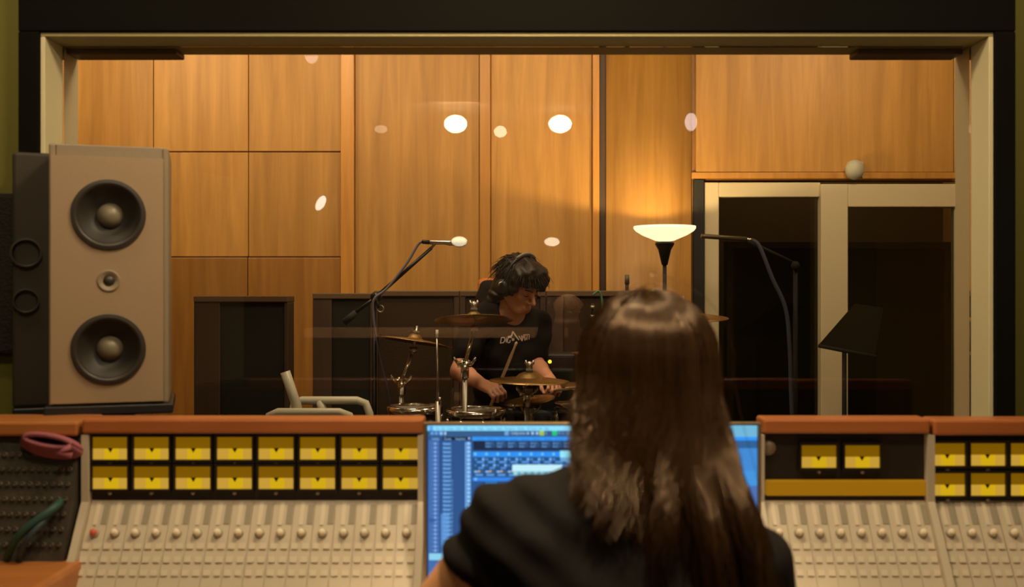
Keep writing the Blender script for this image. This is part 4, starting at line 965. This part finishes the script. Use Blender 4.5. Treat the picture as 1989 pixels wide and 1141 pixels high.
def cymbal_stand(label, pc, d, Rpx, ax, joint=None, d2=None, name='cymbal_stand', nut=True, bell=.19, polex=None):
    """pc: pixel of the cymbal centre, joint: pixel of the tilter joint on top of the upright"""
    c = P(*pc, d); R_ = Rpx*d/F; ax = V(ax).normalized()
    d2 = d2 or d; j = P(*joint, d2) if joint else c-V((0, 0, .12))
    t = thing(name, (j.x, j.y, 0), label, 'cymbal')
    cy = cymbal(t, c, ax, R_, bell=bell)
    part('felt', MB().lathe([(0, 0), (.014, 0), (.014, .012), (0, .012)], c+ax*.029*R_/.18, ax, 16), mat('felt', (.12, .11, .09), .95), t)
    if nut: wing(t, c+ax*(.029*R_/.18+.012), ax)
    knee = c-ax*.045
    part('tilter_rod', MB().tube([c+ax*.06, knee], .005, 10), M_STEEL, t)
    part('tilter', MB().tube([knee+V((-.016, 0, 0)), knee+V((.016, 0, 0))], .013, 14), M_STEEL, t)
    part('arm', MB().tube([knee, j], .0075, 12), M_CHROME, t)
    cl = MB(); cl.tube([j+V((-.030, 0, .0)), j+V((.026, 0, 0))], .013, 14).tube([j+V((0, 0, .02)), j+V((0, 0, -.055))], .017, 14)
    for m in (-1, 1): cl.tube([j+V((m*.026, 0, 0)), j+V((m*.04, -.006, .02)), j+V((m*.042, -.006, .03))], [.007, .006, .003], 8)
    part('clamp', cl, M_CHROME, t)
    tripod(t, j.x, j.y, j.z-.04)
    return t
cymbal_stand('tilted bronze crash cymbal on a chrome stand, leftmost of the kit', (806, 660), 4.45, 75, (.15, .10, 1), (780, 742), 4.40, nut=False)
cymbal_stand('dark bronze cymbal tilted away with a bright wing nut, in front of the drummer', (921, 617), 4.22, 77, (-.02, .17, 1), (903, 708), 4.16)
cymbal_stand('bronze ride cymbal with a domed bell seen edge-on at the drummer hands', (1028, 735), 4.16, 78, (.02, -.015, 1), (1024, 765), 4.18, bell=.33)
cymbal_stand('small cymbal low beneath the bronze ride cymbal', (1028, 775), 4.34, 50, (-.14, -.08, 1), (1030, 800), 4.36)
cymbal_stand('cymbal just right of the ride cymbal, partly behind the brown hair', (1150, 748), 4.42, 62, (.06, -.06, 1), (1150, 800), 4.42)
cymbal_stand('thin cymbal with a raised bell left of the brown hair, near the green cable', (1178, 683), 4.50, 68, (.03, .0, 1), (1180, 742), 4.5, bell=.30)
cymbal_stand('blurred bronze cymbal with a wing nut showing over the top of the brown hair', (1320, 611), 4.50, 94, (.0, -.07, 1), (1322, 690), 4.5)
M_SHELL = wood('drum_shell', (.03, .014, .006), (.05, .024, .010), .3, coat=.6, vary=.1); M_HEAD = mat('drum_head', (.55, .52, .44), .5)
def drum(name, label, pc, d, Rpx, depth, floor_legs=True, lugs=8):
    c = P(*pc, d); R_ = Rpx*d/F; z = c.z; x, y = c.x, c.y
    t = thing(name, (x, y, 0), label, 'drum')
    part('shell', MB().lathe([(R_, z-.01), (R_, z-depth), (R_-.008, z-depth), (R_-.008, z-.01)], (x, y, 0), n=48, close=True), M_SHELL, t)
    part('head', MB().lathe([(R_+.003, z-.014), (R_+.003, z-.002), (0, z-.002), (0, z-.008), (R_-.004, z-.014)], (x, y, 0), n=48, close=True), M_HEAD, t)
    for zz in (z, z-depth):
        part('hoop', MB().lathe([(R_+.003, zz-.018), (R_+.017, zz-.018), (R_+.018, zz+.008), (R_+.004, zz+.012), (R_+.006, zz+.004), (R_+.003, zz-.004)], (x, y, 0), n=48, close=True), M_CHROME, t)
    lg0 = None
    for k in range(lugs):
        a = 2*math.pi*(k+.35)/lugs; p = V((x+(R_+.012)*math.cos(a), y+(R_+.012)*math.sin(a), z-.055))
        if lg0 is None:
            lg0 = part('lug', MB().tube([(0, 0, -.03), (0, 0, -.024), (0, 0, .02), (0, 0, .028)], [.007, .011, .011, .007], 10).tube([(0, 0, .02), (0, 0, .062)], .0045, 8), M_CHROME, t, at=p)
        else: inst(lg0, t, p)
    if floor_legs:
        for k in range(3):
            a = 2*math.pi*k/3+.9; q = V((x+(R_+.03)*math.cos(a), y+(R_+.03)*math.sin(a), 0))
            lg = part('leg', MB().tube([q+V((0, 0, z-.06)), q+V((0, 0, .02))], .007, 10), M_CHROME, t)
            part('rubber_foot', MB().ball(q+V((0, 0, .014)), .014, 8), M_RUBBER, lg)
            part('leg_bracket', MB().box(q+V((-.018, -.018, z-.19)), q+V((.018, .018, z-.13)), .004), M_CHROME, lg)
    return t
drum('tom_drum', 'left tom drum with a chrome hoop below the tilted crash cymbal', (806, 793), 4.30, 46, .26)
drum('snare_drum', 'snare drum with a bright chrome hoop just above the screen at the centre', (925, 799), 4.24, 50, .15)
drum('floor_tom', 'floor tom with chrome lugs right of the drummer knee, beside the brown hair', (1140, 787), 4.36, 56, .40)
cs = P(968, 802, 4.2)
mc = thing('drum_microphone', P(961, 812, 4.14), 'small silver clip-on microphone on the right rim of the snare drum', 'microphone')
part('capsule', MB().tube([P(956, 812, 4.14), P(966, 795, 4.14)], [.007, .009], 10), M_STEEL, mc)
part('clip', MB().box(P(953, 818, 4.145), P(961, 810, 4.13), .003), M_BLACK, mc)
mc2 = thing('drum_microphone', P(992, 806, 4.12), 'dark boxy microphone clipped between the snare drum and the knee', 'microphone')
part('body', MB().box(P(984, 818, 4.14), P(999, 793, 4.10), .008), M_BLACKM, mc2)
part('grille', MB().tube([P(995, 793, 4.12), P(998, 785, 4.12)], [.012, .010], 10), M_STEEL, mc2)

# ---------------------------------------------------------------- microphone stands and cables
d = 4.5
ms = thing('boom_stand', (X(727, d), d, 0), 'black boom microphone stand rising from lower left over the kit', 'microphone stand')
piv = P(731, 577, d)
part('boom', MB().tube([piv+(P(838, 482, 4.5)-piv)*-.0, P(838, 482, d)], [.009, .0075], 12), M_BLACKM, ms)
part('boom_tail', MB().tube([piv, P(690, 608, d)], .0075, 10), M_BLACKM, ms)
part('counterweight', MB().tube([P(692, 607, d), P(668, 627, d)], [.014, .016], 14), M_RUBBER, ms)
part('clutch', MB().tube([piv+V((0, -.03, 0)), piv+V((0, .03, 0))], .022, 18).tube([piv+V((0, -.03, 0)), piv+V((.016, -.045, -.05))], .006, 8), M_BLACKM, ms)
tripod(ms, X(727, d), d+.0, piv.z-.0, .32, .45)
for c_ in ms.children:
    if c_.name.split('.')[0] in ('pole', 'leg'): c_.data.materials[0] = M_BLACKM
part('clip', MB().tube([P(836, 484, d), P(843, 476, d), P(846, 470, d)], [.006, .006, .008], 10), M_STEEL, ms)
rg = P(739, 600, d-.02); part('cable_ring', MB().tube([rg+V((.014*math.cos(a), 0, .014*math.sin(a))) for a in np.linspace(0, 6.283, 17)], .003, 6, False), M_STEEL, ms)
om = thing('microphone', P(848, 471, d), 'slim silver overhead microphone with an added cream windscreen at the boom tip', 'microphone')
part('body', MB().tube([P(833, 471, d), P(836, 471, d), P(864, 471, d), P(874, 472, d), P(880, 472, d)], [.006, .010, .010, .013, .011], 14), M_STEEL, om)
part('connector', MB().tube([P(819, 470, d), P(821, 470, d), P(834, 471, d)], [.006, .0095, .0095], 12), M_BLACKM, om)
part('glint_ball', MB().ball(P(892, 470, d), (.037, .028, .024), 20), M_GLINT, om)  # cream ball added in place of a lamp reflection at the microphone tip
cable('microphone_cable', [P(819, 470, d), P(811, 477, d), P(790, 512, d-.01), P(752, 560, d-.03), P(729, 578, d-.05), P(724, 598, d-.05), P(728, 640, d-.04), P(742, 710, d-.02), P(757, 775, d), P(764, 830, d+.02), V((X(764, d), d+.03, .3)), V((X(770, d), d-.05, .012)), V((X(740, d), d-.4, .012))], .0055, mat('blue_grey_cable', (.13, .12, .15), .5), 'blue grey microphone cable hanging from the black boom stand')
# right boom stand in front of the glass doors
d = 5.2
M_MATTE = mat('matte_black_metal', (.013, .012, .011), .8, spec=.15)
m2 = thing('boom_stand', (X(1545, d), d, 0), 'dark boom microphone stand in front of the glass doors on the right', 'microphone stand')
tripod(m2, X(1545, d), d, Z(520, d), .3, .4)
for c_ in m2.children: c_.data.materials[0] = M_MATTE
part('boom', MB().tube([P(1550, 515, d), P(1448, 466, d)], .009, 10), M_MATTE, m2)
part('clutch', MB().tube([P(1545, 516, d-.03), P(1545, 516, d+.03)], .022, 14), M_MATTE, m2)
rm = thing('microphone', P(1420, 462, d), 'dark pencil microphone crossing the left stile of the glass doors', 'microphone')
part('body', MB().tube([P(1362, 459, d), P(1380, 460, d), P(1450, 465, d)], [.011, .012, .012], 12), mat('dark_microphone', (.10, .08, .045), .45, .5), rm)
part('connector', MB().tube([P(1450, 465, d), P(1462, 467, d)], .009, 10), M_STEEL, rm)
cable('microphone_cable', [P(1462, 467, d), P(1476, 480, d-.02), P(1500, 540, d-.04), P(1526, 600, d-.05), P(1534, 680, d-.05), P(1537, 780, d-.04), V((X(1540, d), d-.06, .3)), V((X(1545, d), d-.2, .012)), V((X(1500, d), d-.5, .012))], .010, mat('dark_blue_cable', (.022, .027, .045), .7), 'dark blue microphone cable arcing down in front of the glass doors')
# thin upright rod with a white tip
d = 4.15
rd = thing('rod_stand', (X(849, d), d, 0), 'thin upright steel rod with a white tip between the two left cymbals', 'stand')
tripod(rd, X(851, d), d, Z(780, d), .18, .3)
part('rod', MB().tube([P(851, 800, d), P(849, 655, d)], .0045, 8), M_STEEL, rd)
part('tip', MB().tube([P(849, 656, d), P(849, 641, d)], [.0065, .0055], 10), M_WHITE, rd)
part('clip', MB().tube([P(854, 783, d-.01), P(854, 772, d-.01)], .006, 8), M_STEEL, rd)
# microphone stand by the hair with the green cable
d = 4.7
gs = thing('microphone_stand', (X(1152, d), d, 0), 'slim microphone stand with a green cable left of the top of the brown hair', 'microphone stand')
tripod(gs, X(1154, d), d, Z(640, d), .25, .35)
for c_ in gs.children: c_.data.materials[0] = M_BLACKM
part('rod', MB().tube([P(1154, 640, d), P(1151, 590, d)], .007, 8), M_BLACKM, gs)
for py in (597, 615, 640, 667): part('fitting', MB().tube([P(1147, py, d-.012), P(1155, py, d-.012)], .0075, 10), M_STEEL, gs)
cable('green_cable', [P(1152, 573, d-.03), P(1157, 569, d-.03), P(1163, 566, d-.03), P(1168, 576, d-.03), P(1170, 600, d-.03), P(1167, 640, d-.03), P(1162, 690, d-.03), P(1160, 800, d-.03), V((X(1160, d), d-.05, .012)), V((X(1160, d)+.1, d-.3, .012))], .005, mat('green_cable', (.07, .20, .11), .5), 'green cable bent over the top of the slim stand left of the hair')
gm = thing('gobo_microphone', P(1218, 560, 5.45), 'small dark microphone standing up on the right end of the brown baffles', 'microphone')
part('body', MB().tube([P(1218, 566, 5.45), P(1218, 552, 5.45)], .010, 10), M_BLACKM, gm)
part('capsule', MB().tube([P(1218, 552, 5.45), P(1218, 534, 5.45)], [.013, .011], 12), mat('grey_capsule', (.10, .075, .05), .5), gm)

# ---------------------------------------------------------------- amplifier, chair, music stand
ya = 5.12
am = thing('amplifier', (X(1080, ya), ya+.1, 0), 'small dark amplifier with one glowing amber pilot light behind the drummer arm', 'amplifier')
part('cabinet', MB().box((X(1040, ya), ya, .03), (X(1118, ya), ya+.18, Z(687, ya)), .012), M_BLACK, am)
part('grille_cloth', MB().box((X(1046, ya), ya-.006, .09), (X(1112, ya), ya+.004, Z(722, ya)), .003), M_GOBO_F, am)
part('control_panel', MB().box((X(1044, ya), ya-.004, Z(716, ya)), (X(1114, ya), ya+.004, Z(694, ya)), .002), M_BLACKM, am)
part('pilot_light', MB().ball(P(1068, 703, ya-.008), .009, 12), emit('amber_light', (1, .62, .03), 2.2), am)
for a in (1046, 1112): part('foot', MB().box((X(a, ya)-.02, ya+.02, 0), (X(a, ya)+.02, ya+.16, .03), .004), M_RUBBER, am)
d = 3.7
M_TUBE = mat('cream_tube_paint', (.52, .50, .37), .4)
cc = thing('chair', (X(600, d), d+.1, 0), 'cream tubular metal chair in front of the dark baffle on the left', 'chair')
za = Z(802, d)
for yy in (d, d+.42):
    part('arm_frame', MB().tube([V((X(520, d), yy, .012)), V((X(520, d), yy, za-.05)), V((X(524, d), yy, za-.012)), V((X(540, d), yy, za)), V((X(660, d), yy, za)), V((X(678, d), yy, za-.012)), V((X(686, d), yy, za-.05)), V((X(690, d), yy, .012))], .0165, 12), M_TUBE, cc)
    part('back_post', MB().tube([P(604, 830, d+.2)*1+V((0, yy-d-.2+.03, 0)), P(594, 778, d+.2)+V((0, yy-d-.2+.03, 0)), P(573, 716, d+.2)+V((0, yy-d-.2+.03, 0))] if yy == d else [P(612, 830, d+.2)+V((0, .22, 0)), P(600, 790, d+.2)+V((0, .22, 0))], .018, 12), M_TUBE, cc)
part('seat', MB().box((X(535, d), d+.02, .42), (X(676, d), d+.40, .47), .015), mat('seat_vinyl', (.03, .025, .02), .6), cc)
part('seat_rail', MB().tube([V((X(520, d), d, .41)), V((X(689, d), d, .41))], .012, 10), M_TUBE, cc)
part('back_slat', MB().box((X(597, d+.2)-.015, d+.04, Z(800, d)-.22), (X(597, d+.2)+.015, d+.38, Z(800, d)-.05), .01), M_TUBE, cc)
d = 5.3
mu = thing('music_stand', (X(1640, d), d, 0), 'dark brown music stand with a tilted desk before the middle stile of the glass doors', 'music stand')
part('pole', MB().tube([(X(1640, d), d, .1), (X(1640, d), d, Z(680, d))], .012, 10), M_MATTE, mu)
a, b = P(1592, 676, d), P(1676, 676, d)
dk = MB(); t1 = [P(1592, 668, d), P(1700, 690, d), P(1716, 598, d+.16), P(1660, 590, d+.16)]
dk._f([p for p in t1]+[p+V((.0, .02, -.01)) for p in t1], [(0, 1, 2, 3), (7, 6, 5, 4), (0, 4, 5, 1), (1, 5, 6, 2), (2, 6, 7, 3), (3, 7, 4, 0)])
part('desk', dk, mat('dark_brown_desk', (.010, .007, .005), .95, spec=.05), mu)
part('lip', MB().tube([P(1590, 672, d-.03), P(1702, 694, d-.03)], .010, 8), M_MATTE, mu)
for k in range(3):
    q = k*2.094+.4; part('leg', MB().tube([(X(1640, d), d, .32), (X(1640, d)+.24*math.cos(q), d+.24*math.sin(q), .012)], .009, 8), M_MATTE, mu)
